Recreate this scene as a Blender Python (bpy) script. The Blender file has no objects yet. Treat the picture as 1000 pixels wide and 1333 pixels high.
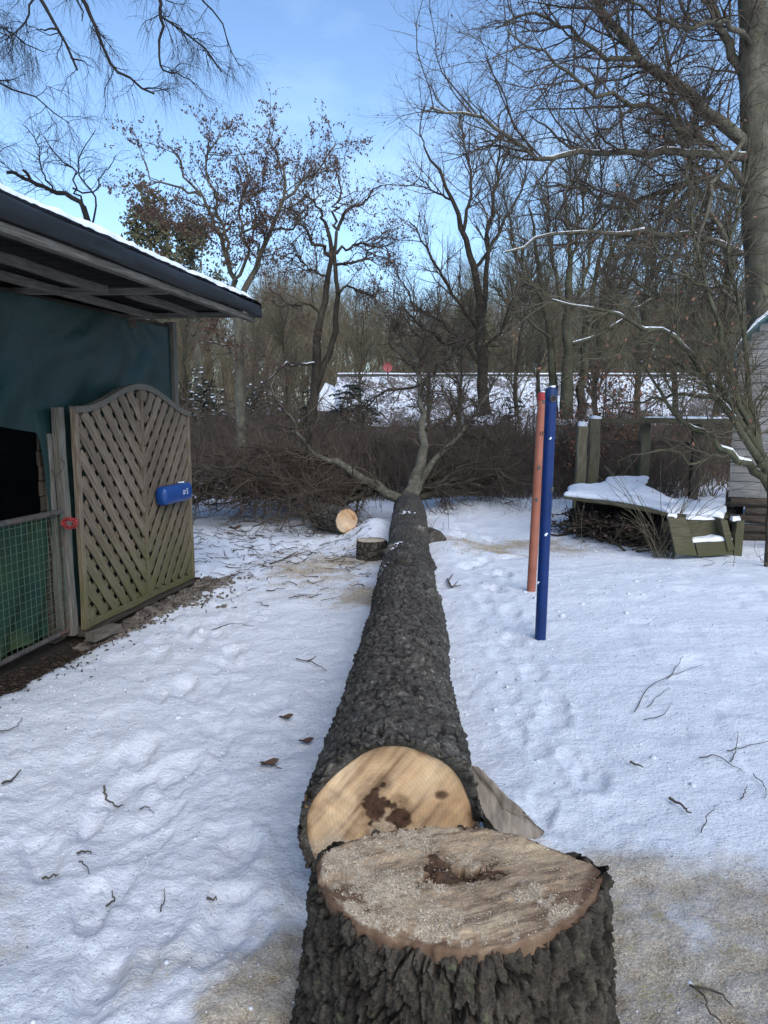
import bpy, bmesh, math, random
import numpy as np
from mathutils import Vector, Matrix
R = math.radians
sc = bpy.context.scene
C = sc.collection
rng = np.random.default_rng(7)
random.seed(7)

# ------------------------------------------------------------ camera, sky, sun, exposure
PITCH = R(7.75); EYE = 1.65
cam_d = bpy.data.cameras.new('camera'); cam = bpy.data.objects.new('camera', cam_d); C.objects.link(cam)
cam.location = (0, 0, EYE); cam.rotation_euler = (R(90) - PITCH, 0, 0)
cam_d.sensor_fit = 'VERTICAL'; cam_d.sensor_height = 24; cam_d.lens = 24 * 1000 / 1333
cam_d.clip_start = .05; cam_d.clip_end = 2000
sc.camera = cam
SUN_EL, SUN_AZ = R(38), R(158)          # azimuth clockwise from +Y: behind, a little to the right
w = bpy.data.worlds.new('World'); sc.world = w; w.use_nodes = True
nt = w.node_tree; nt.nodes.clear()
def wn(t, **k):
    n = nt.nodes.new(t)
    for a, b in k.items(): setattr(n, a, b)
    return n
sky = wn('ShaderNodeTexSky', sky_type='NISHITA', sun_disc=False, sun_elevation=SUN_EL, sun_rotation=SUN_AZ,
         air_density=1.0, dust_density=.25, ozone_density=4.5)
bg = wn('ShaderNodeBackground'); bg.inputs['Strength'].default_value = .084
outw = wn('ShaderNodeOutputWorld')
tcw = wn('ShaderNodeTexCoord')
mp = wn('ShaderNodeMapping'); mp.inputs['Scale'].default_value = (1, 1, 2.6)
nz = wn('ShaderNodeTexNoise'); nz.inputs['Scale'].default_value = 2.3; nz.inputs['Detail'].default_value = 7; nz.inputs['Roughness'].default_value = .55
rp = wn('ShaderNodeValToRGB'); rp.color_ramp.elements[0].position = .55; rp.color_ramp.elements[1].position = .85
sep = wn('ShaderNodeSeparateXYZ')
ele = wn('ShaderNodeMapRange'); ele.inputs[1].default_value = .02; ele.inputs[2].default_value = .75; ele.inputs[3].default_value = .8; ele.inputs[4].default_value = .05
mul = wn('ShaderNodeMath', operation='MULTIPLY')
mixw = wn('ShaderNodeMixRGB'); mixw.inputs[2].default_value = (5.0, 6.2, 7.2, 1)
hz_ = wn('ShaderNodeMapRange'); hz_.inputs[1].default_value = 0.0; hz_.inputs[2].default_value = .5; hz_.inputs[3].default_value = .22; hz_.inputs[4].default_value = 0
mx0 = wn('ShaderNodeMixRGB'); mx0.inputs[2].default_value = (3.2, 5.2, 7.4, 1)
L = nt.links.new
L(tcw.outputs['Generated'], mp.inputs['Vector']); L(mp.outputs[0], nz.inputs['Vector']); L(nz.outputs['Fac'], rp.inputs[0])
L(tcw.outputs['Generated'], sep.inputs[0]); L(sep.outputs['Z'], ele.inputs[0]); L(sep.outputs['Z'], hz_.inputs[0])
L(rp.outputs[0], mul.inputs[0]); L(ele.outputs[0], mul.inputs[1])
L(sky.outputs[0], mx0.inputs[1]); L(hz_.outputs[0], mx0.inputs[0])
L(mx0.outputs[0], mixw.inputs[1]); L(mul.outputs[0], mixw.inputs[0]); L(mixw.outputs[0], bg.inputs['Color']); L(bg.outputs[0], outw.inputs['Surface'])
sd = bpy.data.lights.new('sun', 'SUN'); sd.energy = 1.15; sd.angle = R(50); sd.color = (1, .94, .87)
sun = bpy.data.objects.new('sun', sd); C.objects.link(sun)
sdir = Vector((math.sin(SUN_AZ) * math.cos(SUN_EL), math.cos(SUN_AZ) * math.cos(SUN_EL), math.sin(SUN_EL)))
sun.rotation_euler = sdir.to_track_quat('Z', 'Y').to_euler()
sc.view_settings.view_transform = 'Standard'; sc.view_settings.look = 'None'
sc.view_settings.exposure = 1.47; sc.view_settings.gamma = 1

# ------------------------------------------------------------ picture-to-place survey helpers
def P(px, py, Y):
    u, v = (px - 500) / 1000, (666.5 - py) / 1000
    c, s = math.cos(PITCH), math.sin(PITCH)
    d = (u, c + v * s, -s + v * c); t = Y / d[1]
    return np.array([u * t, Y, EYE + d[2] * t])
def G(px, py, z=0.):
    u, v = (px - 500) / 1000, (666.5 - py) / 1000
    c, s = math.cos(PITCH), math.sin(PITCH)
    d = (u, c + v * s, -s + v * c); t = (z - EYE) / d[2]
    return np.array([u * t, d[1] * t, z])

# ------------------------------------------------------------ noise (numpy)
def _h(ix, iy, iz, seed):
    n = (ix.astype(np.int64) * 374761393 + iy.astype(np.int64) * 668265263 + iz.astype(np.int64) * 2147483647 + seed * 974711) & 0xffffffff
    n = ((n ^ (n >> 13)) * 1274126177) & 0xffffffff
    n = ((n ^ (n >> 16)) * 2246822519) & 0xffffffff
    return ((n ^ (n >> 15)) & 0xffffff) / float(0x1000000)
def vnoise(x, y, z=0., seed=0):
    x, y, z = np.broadcast_arrays(np.asarray(x, float), np.asarray(y, float), np.asarray(z, float))
    ix, iy, iz = np.floor(x), np.floor(y), np.floor(z)
    fx, fy, fz = x - ix, y - iy, z - iz
    fx, fy, fz = [f * f * f * (f * (f * 6 - 15) + 10) for f in (fx, fy, fz)]
    r = 0
    for a in (0, 1):
        for b in (0, 1):
            for c in (0, 1):
                r = r + _h(ix + a, iy + b, iz + c, seed) * (fx if a else 1 - fx) * (fy if b else 1 - fy) * (fz if c else 1 - fz)
    return r * 2 - 1
def fbm(x, y, z=0., o=4, seed=0, g=.5):
    r = 0; a = 1
    for k in range(o):
        r = r + a * vnoise(np.asarray(x) * 2**k, np.asarray(y) * 2**k, np.asarray(z) * 2**k, seed + k * 17); a *= g
    return r
def voro(x, y, per=None, seed=0):
    ix, iy = np.floor(x), np.floor(y)
    f1 = np.full(x.shape, 9.); f2 = np.full(x.shape, 9.); idv = np.zeros(x.shape)
    z0 = np.zeros_like(ix)
    for a in (-1, 0, 1):
        for b in (-1, 0, 1):
            cx, cy = ix + a, iy + b
            wx = np.mod(cx, per) if per else cx
            jx = _h(wx, cy, z0, seed) ; jy = _h(wx, cy, z0 + 5, seed)
            d = np.hypot(cx + .15 + .7 * jx - x, cy + .15 + .7 * jy - y)
            hh = _h(wx, cy, z0 + 9, seed)
            m = d < f1
            f2 = np.where(m, f1, np.minimum(f2, d)); idv = np.where(m, hh, idv); f1 = np.where(m, d, f1)
    return f1, f2, idv
def sstep(a, b, x):
    t = np.clip((x - a) / (b - a), 0, 1); return t * t * (3 - 2 * t)

# ------------------------------------------------------------ object helpers
def tag(o, label=None, cat=None, group=None, kind=None):
    if label: o['label'] = label
    if cat: o['category'] = cat
    if group: o['group'] = group
    if kind: o['kind'] = kind
    return o
def thing(name, label, cat, loc=(0, 0, 0), group=None):
    o = bpy.data.objects.new(name, None); C.objects.link(o); o.location = loc; o.empty_display_size = .2
    return tag(o, label, cat, group)
def mesh_np(name, V, F, mat=None, parent=None, smooth=True, attrs=None, kind=None, mats=None, mi=None):
    """V (n,3) world coordinates, F (m,3|4) or list of such arrays"""
    V = np.asarray(V, float).copy()
    if parent is not None:
        off = np.zeros(3); p = parent
        while p is not None: off += np.array(p.location); p = p.parent
        V -= off
    if not isinstance(F, (list, tuple)): F = [F]
    F = [np.asarray(f, np.int32) for f in F if len(f)]
    me = bpy.data.meshes.new(name)
    me.vertices.add(len(V)); me.vertices.foreach_set('co', V.astype(np.float32).ravel())
    loops = np.concatenate([f.ravel() for f in F]); tot = np.concatenate([np.full(len(f), f.shape[1], np.int32) for f in F])
    st = np.concatenate([[0], np.cumsum(tot)[:-1]]).astype(np.int32)
    me.loops.add(len(loops)); me.loops.foreach_set('vertex_index', loops.astype(np.int32))
    me.polygons.add(len(tot)); me.polygons.foreach_set('loop_start', st); me.polygons.foreach_set('loop_total', tot)
    me.polygons.foreach_set('use_smooth', np.full(len(tot), smooth))
    if mi is not None: me.polygons.foreach_set('material_index', np.asarray(mi, np.int32))
    me.update(calc_edges=True); me.validate()
    if attrs:
        for k, a in attrs.items():
            at = me.attributes.new(k, 'FLOAT', 'POINT'); at.data.foreach_set('value', np.asarray(a, np.float32).ravel())
    for m in (mats or ([mat] if mat else [])): me.materials.append(m)
    o = bpy.data.objects.new(name, me); C.objects.link(o)
    if parent is not None: o.parent = parent
    if kind: o['kind'] = kind
    return o
def grid_faces(nr, ncol, wrap=False):
    i = np.arange(nr - 1)[:, None]; j = np.arange(ncol if wrap else ncol - 1)[None, :]
    j2 = (j + 1) % ncol
    a = i * ncol + j; b = i * ncol + j2; c = (i + 1) * ncol + j2; d = (i + 1) * ncol + j
    return np.stack([a, b, c, d], -1).reshape(-1, 4)
def place(o, M, parent=None):
    if parent is not None:
        off = Vector((0, 0, 0)); p = parent
        while p is not None: off += p.matrix_basis.translation; p = p.parent
        o.parent = parent; M = Matrix.Translation(-off) @ M
    o.matrix_basis = M
_bx = {}
def box_mesh(name, l, wd, h, mat, seed=0, seg=6, jit=.0015, warp=.004, bev=.004):
    """plank along local x, length l, bevelled, gently warped; origin at the middle"""
    bm = bmesh.new(); r = random.Random(seed)
    nx = seg
    sec = [(-wd/2 + bev, -h/2), (wd/2 - bev, -h/2), (wd/2, -h/2 + bev), (wd/2, h/2 - bev), (wd/2 - bev, h/2), (-wd/2 + bev, h/2), (-wd/2, h/2 - bev), (-wd/2, -h/2 + bev)]
    rows = []; ph = r.uniform(0, 6)
    for i in range(nx + 1):
        x = -l/2 + l * i / nx
        wy = warp * math.sin(ph + i * 1.3); wz = warp * math.sin(ph * 2 + i * .9)
        rows.append([bm.verts.new((x + r.uniform(-jit, jit), y + wy + r.uniform(-jit, jit), z + wz * .5 + r.uniform(-jit, jit) * .5)) for y, z in sec])
    for i in range(nx):
        for k in range(8): bm.faces.new((rows[i][k], rows[i][(k+1) % 8], rows[i+1][(k+1) % 8], rows[i+1][k]))
    bm.faces.new(rows[0][::-1]); bm.faces.new(rows[-1])
    bmesh.ops.recalc_face_normals(bm, faces=bm.faces)
    me = bpy.data.meshes.new(name); bm.to_mesh(me); bm.free(); me.materials.append(mat)
    return me
def beam(name, p0, p1, wd, h, mat, parent=None, up=(0, 0, 1), seed=None, **k):
    """wd is measured across (horizontal), h along `up`"""
    p0, p1 = Vector(p0), Vector(p1); x = p1 - p0; l = x.length; x.normalize()
    z = Vector(up); z = (z - x * z.dot(x)).normalized(); y = z.cross(x)
    me = box_mesh(name, l, wd, h, mat, seed if seed is not None else random.randrange(9999), **k)
    o = bpy.data.objects.new(name, me); C.objects.link(o)
    M = Matrix((x, y, z)).transposed().to_4x4(); M.translation = (p0 + p1) / 2
    place(o, M, parent); return o
def prism(name, pts2, o0, ax, ay, nrm, th, mat, parent=None, bev=0):
    """2-d outline pts2 in the frame o0+ax*u+ay*v, extruded th along nrm"""
    n = len(pts2); o0, ax, ay, nrm = [np.array(a, float) for a in (o0, ax, ay, nrm)]
    A = np.array([o0 + ax * u + ay * v for u, v in pts2]); B = A + nrm * th
    bm = bmesh.new(); a = [bm.verts.new(p) for p in A]; b = [bm.verts.new(p) for p in B]
    bm.faces.new(a[::-1]); bm.faces.new(b)
    for i in range(n): bm.faces.new((a[i], a[(i+1) % n], b[(i+1) % n], b[i]))
    bmesh.ops.recalc_face_normals(bm, faces=bm.faces)
    if bev: bmesh.ops.bevel(bm, geom=list(bm.edges), offset=bev, segments=1, affect='EDGES')
    off = Vector((0, 0, 0)); p = parent
    while p is not None: off += p.matrix_basis.translation; p = p.parent
    bmesh.ops.translate(bm, vec=-off, verts=bm.verts)
    me = bpy.data.meshes.new(name); bm.to_mesh(me); bm.free(); me.materials.append(mat)
    o = bpy.data.objects.new(name, me); C.objects.link(o); o.parent = parent
    return o

# ------------------------------------------------------------ tubes and branches
def tubes(batches, sides, wob=0, seed=0):
    """batches of (pts (N,K,3), rad (N,K)) -> V, F"""
    VV, FF = [], []; base = 0; ang = np.arange(sides) * 2 * math.pi / sides
    for pts, rad in batches:
        N, K, _ = pts.shape
        if N == 0: continue
        t = np.gradient(pts, axis=1); t /= np.linalg.norm(t, axis=2, keepdims=True) + 1e-9
        ref = np.where(np.abs(t[:, :1, 2:3]) > .9, np.array([1., 0, 0]), np.array([0., 0, 1]))
        n1 = np.cross(t, np.broadcast_to(ref, t.shape)); n1 /= np.linalg.norm(n1, axis=2, keepdims=True) + 1e-9
        # keep frames from flipping
        for k in range(1, K):
            pr = n1[:, k-1] - t[:, k] * np.sum(n1[:, k-1] * t[:, k], 1, keepdims=True)
            n1[:, k] = pr / (np.linalg.norm(pr, axis=1, keepdims=True) + 1e-9)
        n2 = np.cross(t, n1)
        rr = rad[:, :, None]
        if wob: rr = rr * (1 + wob * np.random.default_rng(seed).normal(size=(N, K, sides)))
        else: rr = np.broadcast_to(rr, (N, K, sides))
        v = pts[:, :, None] + rr[..., None] * (np.cos(ang)[None, None, :, None] * n1[:, :, None] + np.sin(ang)[None, None, :, None] * n2[:, :, None])
        VV.append(v.reshape(-1, 3))
        f = grid_faces(K, sides, True)
        FF.append((f[None] + (np.arange(N) * K * sides)[:, None, None] + base).reshape(-1, 4))
        base += N * K * sides
    return np.concatenate(VV), np.concatenate(FF)
def smooth_line(pts, n, jit=0., seed=0):
    pts = np.array(pts, float); d = np.r_[0, np.cumsum(np.linalg.norm(np.diff(pts, axis=0), axis=1))]
    s = np.linspace(0, d[-1], n)
    # catmull-rom through the points
    m = np.gradient(pts, d, axis=0)
    k = np.clip(np.searchsorted(d, s, 'right') - 1, 0, len(pts) - 2); h = (d[k+1] - d[k])[:, None]; u = ((s - d[k]) / (d[k+1] - d[k]))[:, None]
    q = (2*u**3 - 3*u**2 + 1) * pts[k] + (u**3 - 2*u**2 + u) * h * m[k] + (-2*u**3 + 3*u**2) * pts[k+1] + (u**3 - u**2) * h * m[k+1]
    if jit:
        r = np.random.default_rng(seed + 991)
        j = r.normal(size=(n, 3)) * jit; j[0] = 0; q = q + j
    return q
def limb(pts, r0, r1, n=14, jit=.0, seed=0, p=1.):
    q = smooth_line(pts, n, jit, seed); t = np.linspace(0, 1, n)
    return q[None], (r0 + (r1 - r0) * t**p)[None]
def spawn(parents, n, length, angle, r, rng, K=5, wander=.15, trop=(0, 0, 0), t0=.15, taper=.25, rcap=.6, plan=None, kink=0):
    """n children off the parent batches; length=(lo,hi) metres, angle=(lo,hi) degrees, r base radius"""
    P0, T0, R0 = [], [], []
    lens = []
    for pts, rad in parents: lens.append(np.linalg.norm(np.diff(pts, axis=1), axis=2).sum(1))
    allw = np.concatenate(lens) ; allw = allw / allw.sum()
    cnt = rng.multinomial(n, allw); i0 = 0
    for (pts, rad), ln in zip(parents, lens):
        c = cnt[i0:i0 + len(ln)]; i0 += len(ln)
        idx = np.repeat(np.arange(len(ln)), c)
        if len(idx) == 0: continue
        Kp = pts.shape[1]; t = rng.uniform(t0, 1, len(idx)) * (Kp - 1) * .999; k = t.astype(int); f = (t - k)[:, None]
        a, b = pts[idx, k], pts[idx, k + 1]
        P0.append(a * (1 - f) + b * f); tt = b - a; T0.append(tt / (np.linalg.norm(tt, axis=1, keepdims=True) + 1e-9))
        R0.append(rad[idx, k] * (1 - f[:, 0]) + rad[idx, k + 1] * f[:, 0])
    P0, T0, R0 = map(np.concatenate, (P0, T0, R0)); N = len(P0)
    rnd = rng.normal(size=(N, 3))
    if plan is not None: rnd *= np.array(plan)
    pr = rnd - T0 * np.sum(rnd * T0, 1, keepdims=True); pr /= np.linalg.norm(pr, axis=1, keepdims=True) + 1e-9
    an = np.radians(rng.uniform(*angle, N))[:, None]
    d = T0 * np.cos(an) + pr * np.sin(an)
    ln = rng.uniform(*length, N) * rng.uniform(.6, 1, N); step = (ln / (K - 1))[:, None]
    pts = np.zeros((N, K, 3)); pts[:, 0] = P0; tr = np.array(trop)
    for k in range(1, K):
        d = d + rng.normal(size=(N, 3)) * wander + tr
        d /= np.linalg.norm(d, axis=1, keepdims=True) + 1e-9
        pts[:, k] = pts[:, k-1] + d * step
    r0 = np.minimum(r * rng.uniform(.7, 1.15, N), R0 * rcap + 1e-4)
    rad = r0[:, None] * np.linspace(1, taper, K)[None]
    return pts, rad
def leaf_cards(batches, n, size, rng, droop=.5, t0=.3, fold=True):
    """n small folded leaves (4 verts, 2 tris) hung off twigs"""
    P0 = []
    N = sum(len(p) for p, _ in batches)
    for pts, rad in batches:
        m = max(1, int(n * len(pts) / N)); i = rng.integers(0, len(pts), m); k = rng.integers(int(pts.shape[1] * t0), pts.shape[1], m)
        P0.append(pts[i, k])
    P0 = np.concatenate(P0) + rng.normal(size=(sum(len(p) for p in P0), 3)) * size * .4
    M = len(P0)
    d = rng.normal(size=(M, 3)); d[:, 2] -= droop * 2; d /= np.linalg.norm(d, axis=1, keepdims=True)
    s = np.cross(d, rng.normal(size=(M, 3))); s /= np.linalg.norm(s, axis=1, keepdims=True); nn = np.cross(d, s)
    L_ = (size * rng.uniform(.5, 1.2, M))[:, None]
    V = np.stack([P0, P0 + d * L_ * .5 + s * L_ * .3 + nn * L_ * .12, P0 + d * L_, P0 + d * L_ * .5 - s * L_ * .3 + nn * L_ * .12], 1).reshape(-1, 3)
    b = np.arange(M)[:, None] * 4
    F = np.concatenate([b + np.array([[0, 1, 2]]), b + np.array([[0, 2, 3]])])
    return V, F
def blobs(centers, size, rng, flat=.6, rings=4, seg=6):
    """cheap lumpy pebbles / snow dollops, one mesh"""
    ph = np.linspace(0, math.pi, rings + 1)[1:-1]; th = np.arange(seg) * 2 * math.pi / seg
    u = [(0, 0, 1)] + [(math.sin(p) * math.cos(t), math.sin(p) * math.sin(t), math.cos(p)) for p in ph for t in th] + [(0, 0, -1)]
    u = np.array(u); nv = len(u); tri = []; nr = len(ph)
    for j in range(seg):
        tri.append((0, 1 + j, 1 + (j + 1) % seg))
        tri.append((nv - 1, 1 + (nr - 1) * seg + (j + 1) % seg, 1 + (nr - 1) * seg + j))
        for i in range(nr - 1):
            a = 1 + i * seg + j; b = 1 + i * seg + (j + 1) % seg
            tri += [(a, a + seg, b), (b, a + seg, b + seg)]
    tri = np.array(tri); M = len(centers); size = np.broadcast_to(size, M)
    sc_ = rng.uniform(.6, 1.3, (M, 3)); sc_[:, 2] *= flat
    a = rng.uniform(0, 6.28, M); ca, sa = np.cos(a), np.sin(a)
    v = u[None] * (1 + rng.normal(size=(M, nv, 1)) * .14) * sc_[:, None] * size[:, None, None]
    x = v[..., 0] * ca[:, None] - v[..., 1] * sa[:, None]; y = v[..., 0] * sa[:, None] + v[..., 1] * ca[:, None]
    v = np.stack([x, y, v[..., 2]], -1) + np.asarray(centers)[:, None]
    return v.reshape(-1, 3), (tri[None] + (np.arange(M) * nv)[:, None, None]).reshape(-1, 3)
def chips(centers, size, rng):
    """flat wood shavings, 4-vertex slivers with thickness from a bent quad"""
    M = len(centers); size = np.broadcast_to(size, M)[:, None]
    d = rng.normal(size=(M, 3)); d[:, 2] *= .35; d /= np.linalg.norm(d, axis=1, keepdims=True)
    s = np.cross(d, rng.normal(size=(M, 3)) * [.4, .4, 1]); s /= np.linalg.norm(s, axis=1, keepdims=True) + 1e-9
    n = np.cross(d, s); c = np.asarray(centers)
    wd = rng.uniform(.25, .7, (M, 1))
    V = np.stack([c - d * size, c + s * size * wd, c + d * size, c - s * size * wd, c + n * size * .5], 1).reshape(-1, 3)
    b = np.arange(M)[:, None] * 5
    F = np.concatenate([b + np.array([[i, (i + 1) % 4, 4]]) for i in range(4)])
    return V, F

# ------------------------------------------------------------ materials
def M_(name):
    m = bpy.data.materials.new(name); m.use_nodes = True
    n = m.node_tree; b = n.nodes['Principled BSDF']; b.inputs['Specular IOR Level'].default_value = .25
    return m, n, b
def nd(n, t, **k):
    x = n.nodes.new(t)
    for a, b in k.items():
        if a.startswith('_'): x.inputs[a[1:].replace('_', ' ')].default_value = b
        else: setattr(x, a, b)
    return x
def ramp(n, src, stops):
    r = n.nodes.new('ShaderNodeValToRGB'); e = r.color_ramp.elements
    while len(e) < len(stops): e.new(.5)
    for i, (p, c) in enumerate(stops):
        e[i].position = p; e[i].color = (*c, 1) if len(c) == 3 else c
    n.links.new(src, r.inputs[0]); return r.outputs[0]
def tex(n, scale=5, detail=5, rough=.55, coord='Object', stretch=(1, 1, 1), kind='ShaderNodeTexNoise', dist=0):
    tc = n.nodes.new('ShaderNodeTexCoord'); mp = n.nodes.new('ShaderNodeMapping'); mp.inputs['Scale'].default_value = stretch
    n.links.new(tc.outputs[coord], mp.inputs['Vector']); t = n.nodes.new(kind); t.inputs['Scale'].default_value = scale
    if kind == 'ShaderNodeTexNoise':
        t.inputs['Detail'].default_value = detail; t.inputs['Roughness'].default_value = rough; t.inputs['Distortion'].default_value = dist
    n.links.new(mp.outputs[0], t.inputs['Vector']); return t
def mix(n, fac, a, b, mode='MIX'):
    x = n.nodes.new('ShaderNodeMixRGB'); x.blend_type = mode
    for i, s in enumerate((fac, a, b)):
        if hasattr(s, 'links') or isinstance(s, bpy.types.NodeSocket): n.links.new(s, x.inputs[i])
        else: x.inputs[i].default_value = s if i == 0 else (*s, 1)
    return x.outputs[0]
def bump(n, b, src, strength=.5, dist=.01):
    bp = n.nodes.new('ShaderNodeBump'); bp.inputs['Strength'].default_value = strength; bp.inputs['Distance'].default_value = dist
    n.links.new(src, bp.inputs['Height']); n.links.new(bp.outputs[0], b.inputs['Normal'])
def simple(name, c1, c2, scale=8, rough=.85, bs=.4, bd=.004, stretch=(1, 1, 1), rand=0, detail=6, c3=None, metal=0, spec=.25):
    m, n, b = M_(name); t = tex(n, scale, detail, .6, stretch=stretch)
    col = ramp(n, t.outputs['Fac'], [(.3, c1), (.7, c2)])
    if c3 is not None:
        t2 = tex(n, scale * .33, 4, .6, stretch=stretch); f = ramp(n, t2.outputs['Fac'], [(.5, (0, 0, 0)), (.68, (1, 1, 1))])
        col = mix(n, f, col, c3)
    if rand:
        oi = n.nodes.new('ShaderNodeObjectInfo'); mr = nd(n, 'ShaderNodeMapRange'); mr.inputs[3].default_value = 1 - rand; mr.inputs[4].default_value = 1 + rand
        n.links.new(oi.outputs['Random'], mr.inputs[0]); cb = n.nodes.new('ShaderNodeVectorMath'); cb.operation = 'SCALE'
        n.links.new(col, cb.inputs[0]); n.links.new(mr.outputs[0], cb.inputs['Scale']); col = cb.outputs[0]
    n.links.new(col, b.inputs['Base Color']); b.inputs['Roughness'].default_value = rough; b.inputs['Metallic'].default_value = metal
    b.inputs['Specular IOR Level'].default_value = spec
    if bs: bump(n, b, t.outputs['Fac'], bs, bd)
    return m
MT = {}
# snow with sawdust and dirt masks stored on the ground sheet
def snow_ground():
    m, n, b = M_('snow_ground')
    f1 = tex(n, 9, 8, .65); f2 = tex(n, 60, 6, .7); f3 = tex(n, 260, 3, .7)
    base = ramp(n, f1.outputs['Fac'], [(.25, (.74, .785, .84)), (.75, (.83, .86, .9))])
    # fine dirt specks
    sp = ramp(n, f2.outputs['Fac'], [(.27, (.30, .25, .18)), (.44, (1, 1, 1))])
    patch = tex(n, 1.6, 4, .6); pf = ramp(n, patch.outputs['Fac'], [(.36, (0, 0, 0)), (.62, (.9, .9, .9))])
    base = mix(n, pf, base, mix(n, 1.0, base, sp, 'MULTIPLY'))
    at = nd(n, 'ShaderNodeAttribute', attribute_name='saw'); dt = nd(n, 'ShaderNodeAttribute', attribute_name='dirt')
    def masked(att, sl):
        a = nd(n, 'ShaderNodeMath', operation='ADD'); n.links.new(att.outputs['Fac'], a.inputs[0])
        s = nd(n, 'ShaderNodeMath', operation='MULTIPLY_ADD'); s.inputs[1].default_value = 1.5; s.inputs[2].default_value = -.75
        mxn = nd(n, 'ShaderNodeMath', operation='ADD'); n.links.new(f2.outputs['Fac'], mxn.inputs[0]); n.links.new(f1.outputs['Fac'], mxn.inputs[1])
        hf = nd(n, 'ShaderNodeMath', operation='MULTIPLY'); hf.inputs[1].default_value = .5; n.links.new(mxn.outputs[0], hf.inputs[0])
        n.links.new(hf.outputs[0], s.inputs[0]); n.links.new(s.outputs[0], a.inputs[1])
        return ramp(n, a.outputs[0], [(.5 - sl, (0, 0, 0)), (.5 + sl, (1, 1, 1))])
    f4 = tex(n, 130, 6, .8); f5 = tex(n, 5, 5, .65); sawc = ramp(n, f4.outputs['Fac'], [(.34, (.06, .042, .025)), (.45, (.34, .265, .165)), (.54, (.50, .42, .28)), (.64, (.82, .74, .56))]); sawc = mix(n, 1.0, sawc, ramp(n, f5.outputs['Fac'], [(.3, (.62, .58, .52)), (.7, (1.15, 1.15, 1.15))]), 'MULTIPLY')
    sawm = masked(at, .3)
    wk = mix(n, ramp(n, f1.outputs['Fac'], [(.35, (.95, .95, .95)), (.7, (.6, .6, .6))]), base, sawc); c = mix(n, sawm, base, wk)
    soil = ramp(n, f2.outputs['Fac'], [(.3, (.012, .010, .008)), (.7, (.05, .04, .03))])
    c = mix(n, masked(dt, .12), c, soil)
    n.links.new(c, b.inputs['Base Color']); b.inputs['Roughness'].default_value = .75
    b.inputs['Specular IOR Level'].default_value = .2
    ad = nd(n, 'ShaderNodeMath', operation='MULTIPLY_ADD'); ad.inputs[1].default_value = .35; n.links.new(f2.outputs['Fac'], ad.inputs[0]); n.links.new(f1.outputs['Fac'], ad.inputs[2])
    a2 = nd(n, 'ShaderNodeMath', operation='MULTIPLY_ADD'); a2.inputs[1].default_value = .12; n.links.new(f3.outputs['Fac'], a2.inputs[0]); n.links.new(ad.outputs[0], a2.inputs[2])
    bump(n, b, a2.outputs[0], .95, .034)
    return m
MT['ground'] = snow_ground()
MT['yellow_bits'] = simple('yellow_bits', (.30, .27, .03), (.5, .45, .08), 9, .8, 0)
MT['crumb_snow'] = simple('crumb_snow', (.52, .55, .60), (.62, .65, .69), 14, .8, 0, spec=.1)
MT['snow'] = simple('snow', (.74, .785, .84), (.84, .87, .91), 14, .7, .5, .012)
def bark(name, dark, mid, light, scale, stretch=(1, 1, .35), lichen=None, bd=.01, bs=.8):
    m, n, b = M_(name)
    t = tex(n, scale, 8, .65, stretch=stretch); f = tex(n, scale * 6, 4, .6)
    c = ramp(n, t.outputs['Fac'], [(.3, dark), (.52, mid), (.75, light)])
    c = mix(n, .35, c, ramp(n, f.outputs['Fac'], [(.3, dark), (.7, light)]))
    if lichen:
        l = tex(n, scale * .8, 6, .7); lf = ramp(n, l.outputs['Fac'], [(.56, (0, 0, 0)), (.68, (.8, .8, .8))]); c = mix(n, lf, c, lichen)
    big = tex(n, max(2.5, scale * .12), 5, .65); c = mix(n, 1.0, c, ramp(n, big.outputs['Fac'], [(.3, (.55, .52, .48)), (.5, (.95, .93, .9)), (.72, (1.5, 1.48, 1.42))]), 'MULTIPLY')
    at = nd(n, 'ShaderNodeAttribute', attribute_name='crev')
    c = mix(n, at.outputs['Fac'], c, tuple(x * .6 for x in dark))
    n.links.new(c, b.inputs['Base Color']); b.inputs['Roughness'].default_value = .9; b.inputs['Specular IOR Level'].default_value = .15
    bump(n, b, t.outputs['Fac'], bs, bd)
    return m
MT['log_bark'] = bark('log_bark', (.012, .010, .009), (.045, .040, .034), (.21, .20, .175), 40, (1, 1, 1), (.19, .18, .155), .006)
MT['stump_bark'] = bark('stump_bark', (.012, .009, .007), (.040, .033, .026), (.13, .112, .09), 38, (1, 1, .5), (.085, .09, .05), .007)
MT['dark_bark'] = bark('dark_bark', (.018, .015, .012), (.045, .038, .03), (.09, .078, .06), 12)
MT['grey_bark'] = bark('grey_bark', (.05, .047, .036), (.115, .106, .082), (.20, .19, .15), 10, lichen=(.09, .105, .05))
MT['moss_bark'] = bark('moss_bark', (.03, .03, .02), (.07, .07, .045), (.13, .13, .09), 10, lichen=(.06, .08, .03))
MT['birch_bark'] = bark('birch_bark', (.035, .032, .024), (.085, .08, .06), (.27, .26, .22), 13, (1, 1, 1), lichen=(.085, .10, .045))
MT['twig'] = simple('twig', (.042, .032, .024), (.12, .093, .068), 6, .8, 0)
MT['twig_olive'] = simple('twig_olive', (.06, .052, .034), (.13, .112, .072), 6, .8, 0)
MT['twig_red'] = simple('twig_red', (.075, .057, .043), (.17, .13, .096), 3, .8, 0)
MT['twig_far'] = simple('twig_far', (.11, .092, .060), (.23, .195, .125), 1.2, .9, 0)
MT['leaf_brown'] = simple('leaf_brown', (.06, .034, .026), (.135, .082, .058), 5, .8, 0)
MT['leaf_copper'] = simple('leaf_copper', (.13, .06, .035), (.24, .125, .08), 5, .8, 0)
MT['leaf_green'] = simple('leaf_green', (.012, .024, .014), (.035, .055, .028), 4, .5, 0)
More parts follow.
